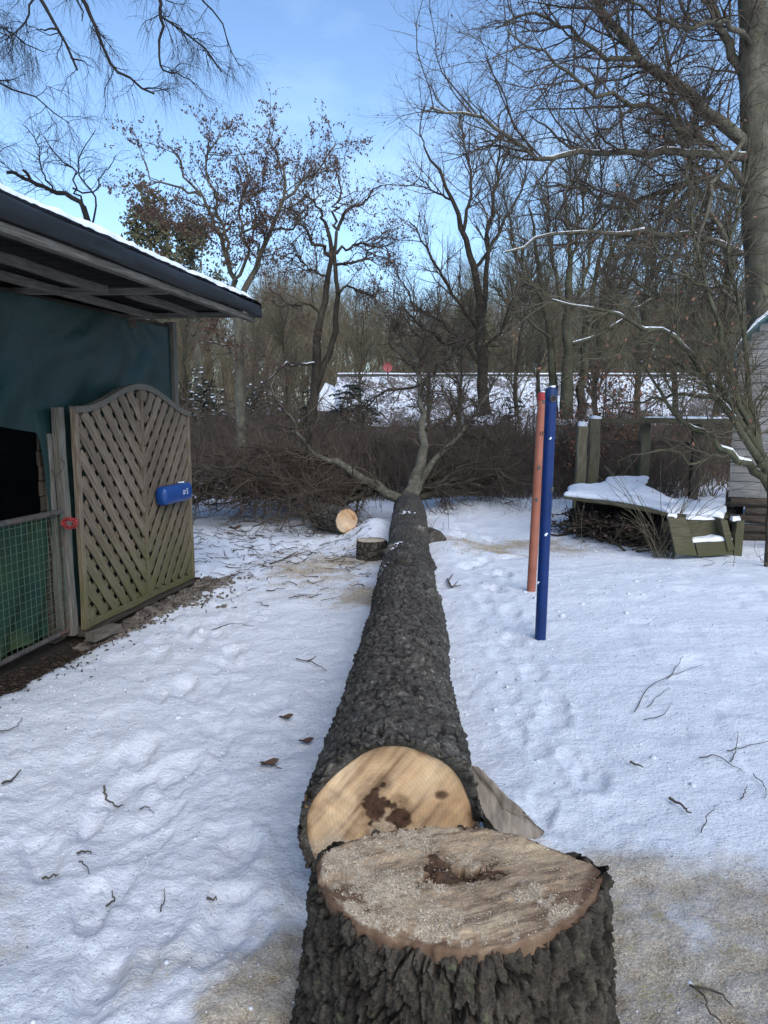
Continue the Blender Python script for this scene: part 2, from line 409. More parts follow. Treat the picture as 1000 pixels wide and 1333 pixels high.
MT['needle'] = simple('needle', (.06, .065, .035), (.15, .135, .075), 1.5, .8, 0)
def wood(name, c1, c2, c3, moss=None, scale=5, rand=.15, bd=.004):
    m, n, b = M_(name)
    t = tex(n, scale, 8, .6, stretch=(1.2, 22, 22)); g = tex(n, 2.2, 4, .6)
    c = ramp(n, t.outputs['Fac'], [(.28, c1), (.5, c2), (.74, c3)])
    oi = n.nodes.new('ShaderNodeObjectInfo'); mr = nd(n, 'ShaderNodeMapRange'); mr.inputs[3].default_value = 1 - rand; mr.inputs[4].default_value = 1 + rand
    n.links.new(oi.outputs['Random'], mr.inputs[0]); cb = n.nodes.new('ShaderNodeVectorMath'); cb.operation = 'SCALE'
    n.links.new(c, cb.inputs[0]); n.links.new(mr.outputs[0], cb.inputs['Scale']); c = cb.outputs[0]
    if moss:                                # algae: strongest near the ground (it stays when the light moves)
        geo = n.nodes.new('ShaderNodeNewGeometry'); s = n.nodes.new('ShaderNodeSeparateXYZ'); n.links.new(geo.outputs['Position'], s.inputs[0])
        h = nd(n, 'ShaderNodeMapRange'); h.inputs[1].default_value = 0; h.inputs[2].default_value = 1.3; h.inputs[3].default_value = .42; h.inputs[4].default_value = -.12
        n.links.new(s.outputs['Z'], h.inputs[0]); a = nd(n, 'ShaderNodeMath', operation='ADD'); n.links.new(h.outputs[0], a.inputs[0]); n.links.new(g.outputs['Fac'], a.inputs[1])
        f = ramp(n, a.outputs[0], [(.55, (0, 0, 0)), (1.0, (.85, .85, .85))]); c = mix(n, f, c, moss)
    n.links.new(c, b.inputs['Base Color']); b.inputs['Roughness'].default_value = .85; b.inputs['Specular IOR Level'].default_value = .15
    bump(n, b, t.outputs['Fac'], .6, bd)
    return m
MT['lattice_wood'] = wood('lattice_wood', (.06, .044, .03), (.15, .115, .082), (.25, .20, .15), (.10, .105, .035))
MT['old_wood'] = wood('old_wood', (.055, .047, .036), (.125, .112, .09), (.21, .195, .165), None)
MT['dark_wood'] = wood('dark_wood', (.03, .024, .018), (.07, .055, .042), (.12, .10, .08), None)
MT['grey_wood'] = wood('grey_wood', (.12, .115, .11), (.24, .235, .22), (.36, .35, .33), None, rand=.12)
MT['post_wood'] = wood('post_wood', (.075, .064, .042), (.16, .14, .095), (.25, .225, .165), (.115, .11, .055))
MT['mossy_wood'] = wood('mossy_wood', (.04, .034, .022), (.095, .082, .056), (.17, .15, .11), (.075, .075, .035))
MT['tarp_black'] = simple('tarp_black', (.008, .009, .010), (.017, .018, .020), 3, .55, .4, .02, spec=.4)
def cloth(name, c1, c2):
    m, n, b = M_(name); t = tex(n, 2.5, 6, .6); c = ramp(n, t.outputs['Fac'], [(.3, c1), (.7, c2)])
    wv = tex(n, 220, 2, .5, stretch=(1, 1, .3)); n.links.new(c, b.inputs['Base Color']); b.inputs['Roughness'].default_value = .42; b.inputs['Specular IOR Level'].default_value = .45
    ad = nd(n, 'ShaderNodeMath', operation='MULTIPLY_ADD'); ad.inputs[1].default_value = .05; n.links.new(wv.outputs['Fac'], ad.inputs[0]); n.links.new(t.outputs['Fac'], ad.inputs[2])
    bump(n, b, ad.outputs[0], .5, .03); return m
MT['tarp_teal'] = cloth('tarp_teal', (.006, .021, .019), (.011, .036, .032))
MT['tarp_green'] = simple('tarp_green', (.007, .026, .020), (.022, .052, .024), 3.2, .5, .4, .01, c3=(.10, .13, .03))
MT['wire'] = simple('wire', (.05, .09, .055), (.11, .15, .10), 30, .5, 0, metal=.2)
MT['rail'] = simple('rail', (.045, .04, .036), (.11, .10, .09), 20, .7, .4, .002, c3=(.10, .06, .045))
MT['blue_box'] = simple('blue_box', (.005, .04, .17), (.008, .055, .23), 6, .4, .1, .002, spec=.5)
MT['white'] = simple('white', (.6, .62, .65), (.75, .77, .8), 20, .6, 0)
def paint(name, c1, c2, c3):
    m, n, b = M_(name); t = tex(n, 7, 6, .6); u = tex(n, 45, 5, .7); c = ramp(n, t.outputs['Fac'], [(.3, c1), (.7, c2)])
    f = ramp(n, u.outputs['Fac'], [(.60, (0, 0, 0)), (.68, (.8, .8, .8))]); c = mix(n, f, c, c3)
    n.links.new(c, b.inputs['Base Color']); b.inputs['Roughness'].default_value = .42; bump(n, b, t.outputs['Fac'], .15, .004); return m
MT['blue_paint'] = paint('blue_paint', (.004, .018, .085), (.007, .028, .125), (.02, .04, .08))
MT['red_paint'] = paint('red_paint', (.23, .080, .048), (.33, .125, .080), (.18, .08, .06))
MT['red_bright'] = simple('red_bright', (.25, .03, .03), (.34, .045, .045), 9, .6, 0)
MT['black'] = simple('black', (.010, .010, .011), (.022, .021, .02), 9, .6, 0)
MT['pebble'] = simple('pebble', (.05, .042, .035), (.22, .19, .155), 7, .85, .3, .004, detail=3)
MT['litter'] = simple('litter', (.02, .014, .01), (.075, .05, .033), 14, .85, 0)
MT['chip'] = simple('chip', (.30, .23, .15), (.62, .53, .40), 30, .8, 0)
MT['roof_tile'] = simple('roof_tile', (.05, .045, .042), (.1, .09, .085), 3, .8, .2, .01)
MT['render_wall'] = simple('render_wall', (.45, .43, .38), (.58, .56, .5), 2, .9, .2, .005)
MT['glass'] = simple('glass', (.02, .025, .03), (.04, .05, .06), 2, .1, 0, spec=.6)
MT['teal_board'] = wood('teal_board', (.05, .10, .105), (.09, .16, .165), (.16, .23, .24), None)
MT['shade_black'] = simple('shade_black', (.01, .009, .008), (.025, .02, .016), 9, .9, 0)  # near-black that paints in the shade of hut interior, roof underside, platform void
# ------------------------------------------------------------ the ground sheet
_r = np.random.default_rng(3)
prints = []
for k in range(150):                                    # trodden path on the left
    y = 1.6 + 11 * _r.random()**1.1; x = -.55 - .12 * y + _r.normal() * (.5 + .03 * y); prints.append((x, y, _r.uniform(-.5, .5), _r.uniform(.006, .018)))
for k in range(24):                                     # a line of steps right of the log
    y = 2.9 + k * .36; prints.append((.62 + .045 * y + (.13 if k % 2 else -.1) + _r.normal() * .04, y, _r.normal() * .2, _r.uniform(.010, .024)))
for px, py in ((655, 745), (640, 765), (668, 720), (600, 700), (615, 735), (640, 700), (700, 690)):
    g = G(px, py); prints.append((g[0], g[1], _r.normal(), .045))
WALLX = lambda y: -1.95 + (y - 7.2) * .2                # foot of the hut's front
PX = lambda y: -2.25 + (y - 5.4) * .205
boots = []
for k in range(46):                                     # clearer boot prints down the path, in pairs of strides
    y = 2.3 + k * .19; s_ = 1 if k % 2 else -1; boots.append((-.75 - .10 * y + .14 * s_ + _r.normal() * .09, y + _r.normal() * .06, _r.normal() * .25, _r.uniform(.007, .016)))
for k in range(20):
    y = 3.0 + k * .4; boots.append((.66 + .05 * y + (.10 if k % 2 else -.1) + _r.normal() * .05, y, _r.normal() * .2, _r.uniform(.006, .014)))
def ground_h(x, y):
    x = np.asarray(x, float); y = np.asarray(y, float)
    z = .05 * fbm(x * .35, y * .35, o=3, seed=5)
    left = sstep(.6, -.3, x - .05 * y) * sstep(25, 8, y)
    tramp = sstep(1.5, .2, x - .11 * y)                 # trampled near log and left of it
    r1 = 1 - np.abs(fbm(x * 2.1, y * 2.1, o=4, seed=11))
    z += tramp * (.016 * (r1 - .7) + .006 * fbm(x * 5, y * 5, o=3, seed=21) + .0055 * (.6 - np.abs(fbm(x * 9 + .6 * y, y * 9, o=5, seed=22, g=.65))) * (1 + .9 * vnoise(x * 1.7, y * 1.7, 0, 24)) + .0028 * fbm(x * 45, y * 45, o=2, seed=23))
    sm = 1 - tramp
    z += sm * (.016 * fbm(x * .9, y * 1.5, o=3, seed=31) + .004 * fbm(x * 5, y * 5, o=2, seed=41))
    z += sm * .012 * sstep(.35, .7, vnoise(x * 3.2, y * 3.2, 0, 51)) - sm * .012 * sstep(.4, .75, vnoise(x * 4, y * 4, 2, 53))
    for (fx, fy, a, d) in prints:
        ix = np.nonzero((np.abs(x - fx) < .4) & (np.abs(y - fy) < .4))
        if len(ix[0]) == 0: continue
        u = (x[ix] - fx) * math.cos(a) - (y[ix] - fy) * math.sin(a); v = (x[ix] - fx) * math.sin(a) + (y[ix] - fy) * math.cos(a)
        q = np.sqrt((u / .07)**2 + (v / .14)**2) + .28 * vnoise(u * 14, v * 14, fx * 7, 9)
        z[ix] += -d * sstep(1.25, .7, q) + d * .35 * np.exp(-((q - 1.5) / .3)**2)
    for (fx, fy, a, d) in boots:
        ix = np.nonzero((np.abs(x - fx) < .3) & (np.abs(y - fy) < .3))
        if len(ix[0]) == 0: continue
        u = (x[ix] - fx) * math.cos(a) - (y[ix] - fy) * math.sin(a); v = (x[ix] - fx) * math.sin(a) + (y[ix] - fy) * math.cos(a)
        q = np.sqrt((u / (.050 + .012 * sstep(-.05, .08, v)))**2 + (v / .145)**2) + .10 * vnoise(u * 25, v * 25, fx * 7, 9)
        z[ix] += -d * sstep(1.1, .9, q) * (1 + .12 * np.sign(np.sin(v * 260)) * (q < .85)) + d * .4 * np.exp(-((q - 1.22) / .12)**2)
    # heaped snow beside the far end of the log and the sunk ground behind the wood
    z += .08 * sstep(.3, .6, vnoise(x * .9, y * .9, 4, 77)) * sstep(9, 11, y) * sstep(20, 13, y) * 0 + .20 * np.exp(-((x - 1.6) / 1.3)**2 - ((y - 12.4) / 1.1)**2) + .26 * np.exp(-((x + .12) / .32)**2 - ((y - 9.8) / .75)**2)
    z += .12 * np.exp(-((x - .75) / .4)**2 - ((y - 9.5) / 1.4)**2)
    z += .10 * sstep(2.2, 5, x) * sstep(6.5, 10.5, y)
    z -= 1.5 * sstep(24, 38, y)
    z -= .07 * sstep(.28, .0, np.abs(x - PX(y) - .12)) * sstep(7.9, 7.3, y) * sstep(2, 3.5, y)
    # pressed down under the log, melted back round the stump
    z -= .05 * np.exp(-((x - .19) / .6)**4 - ((y - 1.83) / .55)**4)
    return z
def gh(x, y): return float(ground_h(np.array([x]), np.array([y]))[0])
ys = np.concatenate([np.linspace(-40, .5, 30), .62 * np.exp(np.linspace(0, math.log(34 / .62), 470)), np.geomspace(36, 700, 26)])
us = np.concatenate([np.geomspace(9, .84, 24) * -1, np.linspace(-.8, .8, 380), np.geomspace(.84, 9, 24)])
Y, U = np.meshgrid(ys, us, indexing='ij'); X = U * (np.abs(Y) * .78 + .9)
Z = ground_h(X.ravel(), Y.ravel())
xf, yf = X.ravel(), Y.ravel()
def gauss(cx, cy, sx, sy): return np.exp(-((xf - cx) / sx)**2 - ((yf - cy) / sy)**2)
n1 = fbm(xf * 2.3, yf * 2.3, o=4, seed=71)
g1, g2, g3, g4 = G(430, 735), G(672, 708), G(470, 775), G(850, 1290)
saw = np.zeros_like(xf)
for a, b, c, d, wgt in ((1.12, 1.75, .75, .62, 1.5), (.75, 1.85, .45, .55, 1.5), (-.34, 1.90, .16, .36, 1.1), (1.5, 2.25, .6, .22, .6), (g1[0], g1[1], .85, 1.2, .5), (g2[0], g2[1], 1.0, .7, .5),
                        (g3[0] + .05, g3[1], .40, .38, .95), (-1.15, 1.7, .5, .3, .36), (-.7, 2.05, .3, .2, .26), (-1.7, 2.4, .3, .3, .36), (.9, 2.4, .45, .25, .55), (1.6, 2.1, .5, .25, .45), (.5, 2.55, .16, .3, .5), (-1.35, 2.1, .22, .35, .55)):
    saw = np.maximum(saw, wgt * gauss(a, b, c, d))
n2 = fbm(xf * 7, yf * 7, o=4, seed=72, g=.6)
saw = np.clip(saw * 1.3 + (n1 * .34 + n2 * .22) * sstep(.03, .3, saw), 0, 1.05)
wl = xf - PX(yf)
dirt = sstep(.52, .16, wl + n1 * .12 - .16 * np.exp(-((yf - 6.7) / .6)**2) + .1 * sstep(4.5, 5.2, yf)) * sstep(7.55, 7.35, yf + n1 * .1) * sstep(-1, 1, yf)
dirt = np.where(wl < -.3, sstep(7.6, 7.3, yf) * sstep(-3, -1, yf), dirt)
ground = mesh_np('snowy_ground', np.stack([xf, yf, Z], 1), grid_faces(len(ys), len(us)), MT['ground'], attrs={'saw': saw, 'dirt': dirt}, kind='structure')

# ------------------------------------------------------------ cut-wood material
def cut_mat(name, c1, c2, c3, rimc, streak, ringscale, grey=0., ringamt=.3):
    m, n, b = M_(name)
    t = tex(n, 4, 7, .6, stretch=streak, dist=.3); s2 = tex(n, 45, 4, .6); fine = tex(n, 160, 3, .6)
    c = ramp(n, t.outputs['Fac'], [(.32, c1), (.5, c2), (.68, c3)])
    at = lambda k: nd(n, 'ShaderNodeAttribute', attribute_name=k).outputs['Fac']
    w_ = nd(n, 'ShaderNodeMath', operation='SINE'); mm = nd(n, 'ShaderNodeMath', operation='MULTIPLY_ADD'); mm.inputs[1].default_value = ringscale
    n.links.new(at('ring'), mm.inputs[0]); dd = nd(n, 'ShaderNodeMath', operation='MULTIPLY'); dd.inputs[1].default_value = 5; n.links.new(s2.outputs['Fac'], dd.inputs[0]); n.links.new(dd.outputs[0], mm.inputs[2]); n.links.new(mm.outputs[0], w_.inputs[0])
    rf = nd(n, 'ShaderNodeMapRange'); rf.inputs[1].default_value = -1; rf.inputs[2].default_value = 1; rf.inputs[3].default_value = 0; rf.inputs[4].default_value = ringamt
    n.links.new(w_.outputs[0], rf.inputs[0])
    tn = ramp(n, at('tone'), [(.2, (.42, .36, .32)), (.5, (1, 1, 1)), (.8, (1.35, 1.3, 1.2))]); c = mix(n, 1.0, c, tn, 'MULTIPLY')
    c = mix(n, rf.outputs[0], c, tuple(x * .6 for x in c1))
    c = mix(n, grey, c, ramp(n, fine.outputs['Fac'], [(.35, (.16, .13, .10)), (.62, (.55, .48, .38))]))
    c = mix(n, at('rim'), c, rimc)
    c = mix(n, at('dust'), c, ramp(n, fine.outputs['Fac'], [(.34, (.24, .185, .125)), (.48, (.54, .46, .345)), (.64, (.80, .73, .60))]))
    c = mix(n, at('rot'), c, ramp(n, s2.outputs['Fac'], [(.3, (.012, .007, .004)), (.7, (.09, .045, .025))]))
    n.links.new(c, b.inputs['Base Color']); b.inputs['Roughness'].default_value = .75; b.inputs['Specular IOR Level'].default_value = .2
    a = nd(n, 'ShaderNodeMath', operation='MULTIPLY_ADD'); a.inputs[1].default_value = .6; n.links.new(fine.outputs['Fac'], a.inputs[0]); n.links.new(t.outputs['Fac'], a.inputs[2])
    bump(n, b, a.outputs[0], .5, .0025)
    return m
MT['log_cut'] = cut_mat('log_cut', (.35, .215, .115), (.50, .335, .19), (.64, .475, .295), (.14, .07, .035), (1.2, 1, 1.2), 520, 0., .13)
MT['stump_cut'] = cut_mat('stump_cut', (.25, .165, .095), (.42, .30, .18), (.55, .43, .28), (.075, .036, .02), (1, 2.4, 1), 600, .12)
MT['small_cut'] = cut_mat('small_cut', (.40, .23, .11), (.56, .36, .2), (.68, .5, .3), (.10, .06, .03), (1, 1, 1), 40)
MT['small_cut_tan'] = cut_mat('small_cut_tan', (.35, .27, .17), (.5, .42, .3), (.62, .55, .42), (.10, .06, .03), (1, 1, 1), 40, .3)

# ------------------------------------------------------------ the big stump in front
ZC = .45
outl = [(418,1108),(440,1098),(470,1090),(505,1083),(540,1078),(600,1075),(660,1083),(720,1103),(760,1118),(784,1130),(781,1152),(765,1178),(742,1198),(705,1216),(640,1229),(590,1229),(545,1222),(500,1212),(458,1196),(436,1176),(420,1158),(413,1132)]
ow = np.array([G(a, b, ZC)[:2] for a, b in outl]); cen = np.array([.185, 1.835])
oa = np.arctan2(ow[:, 1] - cen[1], ow[:, 0] - cen[0]); orr = np.hypot(*(ow - cen).T); q = np.argsort(oa); oa, orr = oa[q], orr[q]
oa3 = np.r_[oa - 2*math.pi, oa, oa + 2*math.pi]; or3 = np.r_[orr, orr, orr]
def out_r(th):
    th = (th + math.pi) % (2*math.pi) - math.pi
    return sum(np.interp(th + e, oa3, or3) for e in (-.06, 0, .06)) / 3
stump = thing('tree_stump', 'wide freshly sawn stump with cracked dark bark and sawdust on top, in the foreground', 'tree stump', (cen[0], cen[1], 0))
NT, NH = 560, 220
th = np.arange(NT) * 2*math.pi / NT; hh = np.linspace(0, 1, NH)
TH, HH = np.meshgrid(th, hh); R0 = out_r(TH)
rag = .018 * fbm(np.cos(TH) * 7, np.sin(TH) * 7, 0, 4, 81)
def dustn(x, y): return fbm(x * 25, y * 25, 3, 3, 65)
def cut_z(x, y): return ZC + .006 * vnoise(x * 5, y * 5, 0, 4) + .0012 * np.sin((x * .8 + y * .5) * 90 + 3 * vnoise(x * 5, y * 5)) * 0.6
ztop = ZC - .012 + rag + .012 * sstep(.75, 1, np.cos(TH - .12)) - .022 * sstep(.4, 1, np.cos(TH + 1.75)) 
zz = -.12 + (ztop + .12) * HH
sx = np.cos(TH) * 1.0; sy = np.sin(TH) * 1.0
wx = .38 * fbm(sx * 5, sy * 5, zz * 7, 4, 91); wz = .5 * fbm(sx * 5, sy * 5, zz * 5, 3, 97)
per = 30
hf = .10 * fbm(sx * 30, sy * 30, zz * 30, 3, 95, .6)
f1, f2, cid = voro(TH / (2*math.pi) * per + wx * .8 + hf, zz * 7 + wz * 1.6 + hf, per, 101)
e1 = f2 - f1
g1_, g2_, gid = voro(TH / (2*math.pi) * per * 3 + wx * 2, zz * 30 + wz * 4, per * 3, 131); e2 = g2_ - g1_
flare = .036 * (1 - HH)**1.6 * (1 + .5 * np.cos(TH * 4 + 1) + .5 * np.cos(TH * 7 + 2.2)) + .022 * (1 - HH)
rad = R0 + .005 + flare + -.012 + .020 * sstep(.02, .13, e1) + .010 * (cid - .5) + .0085 * fbm(sx * 14, sy * 14, zz * 26, 6, 111, .66) + .005 * sstep(0, .12, e2) + .006 * (gid - .5)
topin = sstep(.965, 1.0, HH)
rad = rad - topin * .012
V = np.stack([cen[0] + rad * np.cos(TH), cen[1] + rad * np.sin(TH), zz], -1).reshape(-1, 3)
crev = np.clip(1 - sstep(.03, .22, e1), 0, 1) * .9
F = grid_faces(NH, NT, True)
# close the bark's upper edge inward to the wood
rin = R0 - .02
Vt = np.stack([cen[0] + rin[-1] * np.cos(th), cen[1] + rin[-1] * np.sin(th), np.full(NT, ZC - .03)], -1)
b0 = (NH - 1) * NT; j = np.arange(NT); j2 = (j + 1) % NT
F = np.concatenate([F, np.stack([b0 + j, b0 + j2, NH*NT + j2, NH*NT + j], -1)])
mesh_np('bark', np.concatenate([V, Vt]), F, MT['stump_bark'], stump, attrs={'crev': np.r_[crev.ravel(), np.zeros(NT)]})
# sawn top
NR = 130; NT2 = 380
th2 = np.arange(NT2) * 2*math.pi / NT2; rr = np.r_[np.linspace(.002, 1, NR - 6)**.85, np.full(6, 1.)]; skirt = np.r_[np.zeros(NR - 6), np.linspace(.006, .034, 6)][:, None]
T2, RR = np.meshgrid(th2, rr); ro = out_r(T2) + .004 * fbm(np.cos(T2) * 12, np.sin(T2) * 12, 0, 3, 7)
x = cen[0] + RR * ro * np.cos(T2); y = cen[1] + RR * ro * np.sin(T2)
pith = G(592, 1138, ZC); rot_d = np.hypot((x - pith[0]) / 1.35, (y - pith[1]) / .85); nrot = fbm(x * 14, y * 14, 0, 4, 61)
rot = sstep(.070, .045, rot_d + .05 * nrot + .02 * fbm(x * 60, y * 60, 0, 2, 60)) * .95
stain = np.maximum(sstep(.15, .05, rot_d + .06 * nrot) * .40, .35 * sstep(.07, .02, np.hypot((x - pith[0] - .09) / 1.6, y - pith[1] - .05) + .03 * nrot))
z = cut_z(x, y) - .022 * rot * (1 + nrot) + .0012 * fbm(x * 60, y * 60, 0, 3, 62) + .0018 * dustn(x, y)
frontm = sstep(.5, 1, np.cos(T2 + 1.75)) * sstep(.80, .97, RR); z -= .012 * frontm
z -= .006 * sstep(.97, 1, RR) + skirt
dn = fbm(x * 9, y * 9, 0, 4, 63)
lefty = sstep(.25, -.15, x - pith[0] + .25 * (y - pith[1]))
dust = np.clip(.46 * lefty + .55 * sstep(-.1, .3, dn) * sstep(.02, -.12, y - pith[1]) + .25 * dn, 0, 1) * (1 - rot)
dust = sstep(.30, .75, dust + .25 * fbm(x * 60, y * 60, 0, 3, 64)) * .9 * sstep(.985, .93, RR) * (skirt == 0)
rim = np.maximum(sstep(.90, .985, RR + .05 * fbm(np.cos(T2) * 5, np.sin(T2) * 5, 0, 3, 66)) * .8, frontm * .7)
rim = np.maximum(rim, .8 * sstep(.12, .04, np.hypot(x - G(450, 1180, ZC)[0], (y - G(450, 1180, ZC)[1]) * 1.2) + .03 * dn))
rim = np.maximum(rim, 1. * (skirt > 0) * (.75 + .25 * fbm(np.cos(T2) * 30, np.sin(T2) * 30, z * 60, 3, 67)))
rim = np.maximum(rim, .55 * sstep(.10, .03, np.hypot(x - G(735, 1180, ZC)[0], (y - G(735, 1180, ZC)[1])) + .04 * dn)) * (1 - dust * .6)
k2 = G(695, 1160, ZC)
ring = np.minimum(np.hypot(x - pith[0], y - pith[1]), np.hypot(x - k2[0], y - k2[1]) * 1.6)
mesh_np('sawn_top', np.stack([x, y, z], -1).reshape(-1, 3), grid_faces(NR, NT2, True), MT['stump_cut'], stump,
        attrs={'rim': rim.ravel(), 'dust': dust.ravel(), 'rot': np.maximum(rot, stain).ravel(), 'ring': ring.ravel(), 'tone': (.5 + .20 * fbm(x * 5 + y * 9, y * 70 - x * 26, 0, 4, 69, .7) + .1 * fbm(x * 4, y * 4, 1, 3, 68)).ravel()})
# loose sawdust and shavings lying on the top (kept on the mesh surface)
r_ = np.random.default_rng(12); xs, ysv, zs = x.ravel(), y.ravel(), z.ravel()
wt = (dust.ravel() + .04) * (RR * ro).ravel() * (RR.ravel() < .97); wt /= wt.sum()
ii = r_.choice(len(xs), 11000, p=wt); cs = np.stack([xs[ii] + r_.normal(size=11000) * .002, ysv[ii] + r_.normal(size=11000) * .002, zs[ii] + r_.uniform(.0, .005, 11000)], 1)
Vc, Fc = chips(cs, r_.uniform(.0010, .0034, 11000) * (1 + (r_.random(11000) < .06)), r_)
o = mesh_np('sawdust', Vc, Fc, MT['chip'], stump, smooth=False, kind='stuff')

# ------------------------------------------------------------ the felled tree
tree = thing('felled_tree', 'long felled tree lying in the snow, its bare crown spread out behind', 'felled tree', (.01, 2.33, 0))
ly = np.array([2.3, 2.8, 3.4, 4.4, 7.3, 11.2]); lx = np.array([.018, .04, .075, .120, .235, .365]); lr = np.array([.280, .264, .250, .230, .208, .205])
NT, NL = 270, 800
s = np.linspace(0, 1, NL); yy = 2.33 * np.exp(s * math.log(11.25 / 2.33))
thl = np.arange(NT) * 2*math.pi / NT
Yl, Tl = np.meshgrid(yy, thl, indexing='ij')
cx = np.interp(yy, ly, lx); cx = np.convolve(np.pad(cx, 40, 'edge'), np.ones(81) / 81, 'valid')
cr = np.interp(yy, ly, lr); cr = np.convolve(np.pad(cr, 40, 'edge'), np.ones(81) / 81, 'valid')
cz = cr + .035 - .02 * s; cx, cr, cz = cx[:, None], cr[:, None], cz[:, None]
ct, st_ = np.cos(Tl), np.sin(Tl)
wx = .5 * fbm(ct * 4, st_ * 4, Yl * 6, 3, 191) + .12 * fbm(ct * 20, st_ * 20, Yl * 40, 2, 192); wz = .5 * fbm(ct * 4, st_ * 4, Yl * 6, 3, 197)
per = 26
f1, f2, cid = voro(Tl / (2*math.pi) * per + wx, Yl * 13 + wz * 1.2, per, 201); e1 = f2 - f1
g1_, g2_, gid = voro(Tl / (2*math.pi) * per * 2 + wx * 2, Yl * 36 + wz * 3, per * 2, 205); e2 = g2_ - g1_
rough = .5 + .5 * sstep(9, 3, Yl)
rl = cr + rough * (.008 * sstep(.02, .2, e1) + .011 * (cid - .4) + .0035 * sstep(0, .15, e2) + .007 * (gid - .5)) + .0085 * (.35 + .65 * rough) * fbm(ct * 9, st_ * 9, Yl * 30, 6, 211, .66) + .02 * fbm(ct * 1.5, st_ * 1.5, Yl * 1.2, 2, 215)
wob = lambda T: .045 * np.cos(2 * T - .5) + .05 * vnoise(np.cos(T) * 1.6, np.sin(T) * 1.6, 0, 258) + .06 * np.exp(-((np.mod(T, 2*math.pi) - 3.75) / .4)**2)
rl = rl + cr * wob(Tl) * sstep(3.6, 2.4, Yl)
for (ka, ky, kr, kh) in ((1.2, 3.3, .035, .03), (2.0, 4.1, .04, .025), (.7, 5.0, .05, .04), (1.7, 5.9, .05, .03), (2.4, 6.8, .05, .04), (1.0, 7.9, .06, .04), (1.9, 9.2, .06, .035), (.5, 6.3, .05, .04)):
    dk_ = np.hypot((Tl - ka) * .22, Yl - ky); rl = rl + kh * sstep(kr * 1.5, kr * .7, dk_) - kh * .9 * sstep(kr * .75, kr * .3, dk_)
rl += .025 * np.exp(-((Yl - 4.3) / .25)**2) * sstep(.4, 1, ct)
y3 = Yl + (.035 * fbm(ct * 5, st_ * 5, 0, 4, 221) - .02)[:, :] * sstep(2.6, 2.33, Yl)
V = np.stack([cx + rl * ct, y3, cz + rl * st_], -1)
V[-12:, :, :] = np.stack([cx[-12:] + rl[-12:] * ct[-12:] * np.linspace(1, .55, 12)[:, None], y3[-12:], cz[-12:] + rl[-12:] * st_[-12:] * np.linspace(1, .55, 12)[:, None]], -1)
wob = lambda T: .045 * np.cos(2 * T - .5) + .05 * vnoise(np.cos(T) * 1.6, np.sin(T) * 1.6, 0, 258) + .06 * np.exp(-((np.mod(T, 2*math.pi) - 3.75) / .4)**2)
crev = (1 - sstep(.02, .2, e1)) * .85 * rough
Fl = grid_faces(NL, NT, True)
rw_ = cr[0] * (1 + wob(Tl[0])) - .02; Vin = np.stack([cx[0] + rw_ * ct[0], np.full(NT, 2.35), cz[0] + rw_ * st_[0]], -1)
j = np.arange(NT); j2 = (j + 1) % NT
Fl = np.concatenate([Fl, np.stack([NL*NT + j, NL*NT + j2, j2, j], -1)])
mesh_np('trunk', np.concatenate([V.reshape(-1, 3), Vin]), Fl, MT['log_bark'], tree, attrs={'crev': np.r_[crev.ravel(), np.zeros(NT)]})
LOGC = (float(cx[0, 0]), float(cz[0, 0]), float(cr[0, 0]))
# sawn butt
NR, NT2 = 90, 280
T2, RR = np.meshgrid(np.arange(NT2) * 2*math.pi / NT2, np.linspace(.002, 1, NR)**.85)
ro = LOGC[2] * (1.008 + wob(T2) + .04 * fbm(np.cos(T2) * 3, np.sin(T2) * 3, 0, 3, 231)); ro = ro + .002
x = LOGC[0] + RR * ro * np.cos(T2); z = LOGC[1] + RR * ro * np.sin(T2)
rc = (LOGC[0] - .035, LOGC[1] + .030)
nrot = fbm(x * 16, z * 16, 0, 4, 241)
rd = np.minimum(np.hypot((x - rc[0]) / .85, (z - rc[1] + .01) / 1.35), np.hypot((x - rc[0] - .04) / 1.5, (z - rc[1] + .03) / .6))
rot = np.maximum(sstep(.054, .040, rd + .030 * nrot) * .97, .4 * sstep(.10, .03, rd + .05 * nrot))
rot = np.maximum(rot, .9 * sstep(.022, .008, np.hypot((x - LOGC[0] - .165) / 1.4, z - LOGC[1] - .085)))
dirn = x * .64 + z * .77; perp = x * .77 - z * .64
yv = 2.345 + .0012 * vnoise(dirn * 5, perp * 60, 0, 251) + .006 * fbm(x * 7, z * 7, 0, 3, 252) + .006 * rot + .006 * sstep(.02, -.02, perp - .05 * np.sin(dirn * 9)) + .035 * (z - LOGC[1])
rim = sstep(.86, .96, RR + .05 * fbm(np.cos(T2) * 4, np.sin(T2) * 4, 0, 3, 253)) * .85
mesh_np('sawn_butt', np.stack([x, yv, z], -1).reshape(-1, 3), grid_faces(NR, NT2, True), MT['log_cut'], tree,
        attrs={'rim': rim.ravel(), 'dust': (.35 * sstep(.1, .4, fbm(x * 6, z * 6, 0, 3, 254))).ravel(), 'rot': rot.ravel(), 'ring': np.hypot(x - rc[0], z - rc[1]).ravel(), 'tone': (.53 + .16 * fbm(dirn * 3, perp * 34, 0, 4, 255, .7) + .10 * fbm(x * 3, z * 3, 0, 2, 259) + .09 * sstep(-.05, -.15, x - LOGC[0] + .3 * (z - LOGC[1])) * vnoise(dirn * 80, perp * 6, 0, 256)).ravel()})
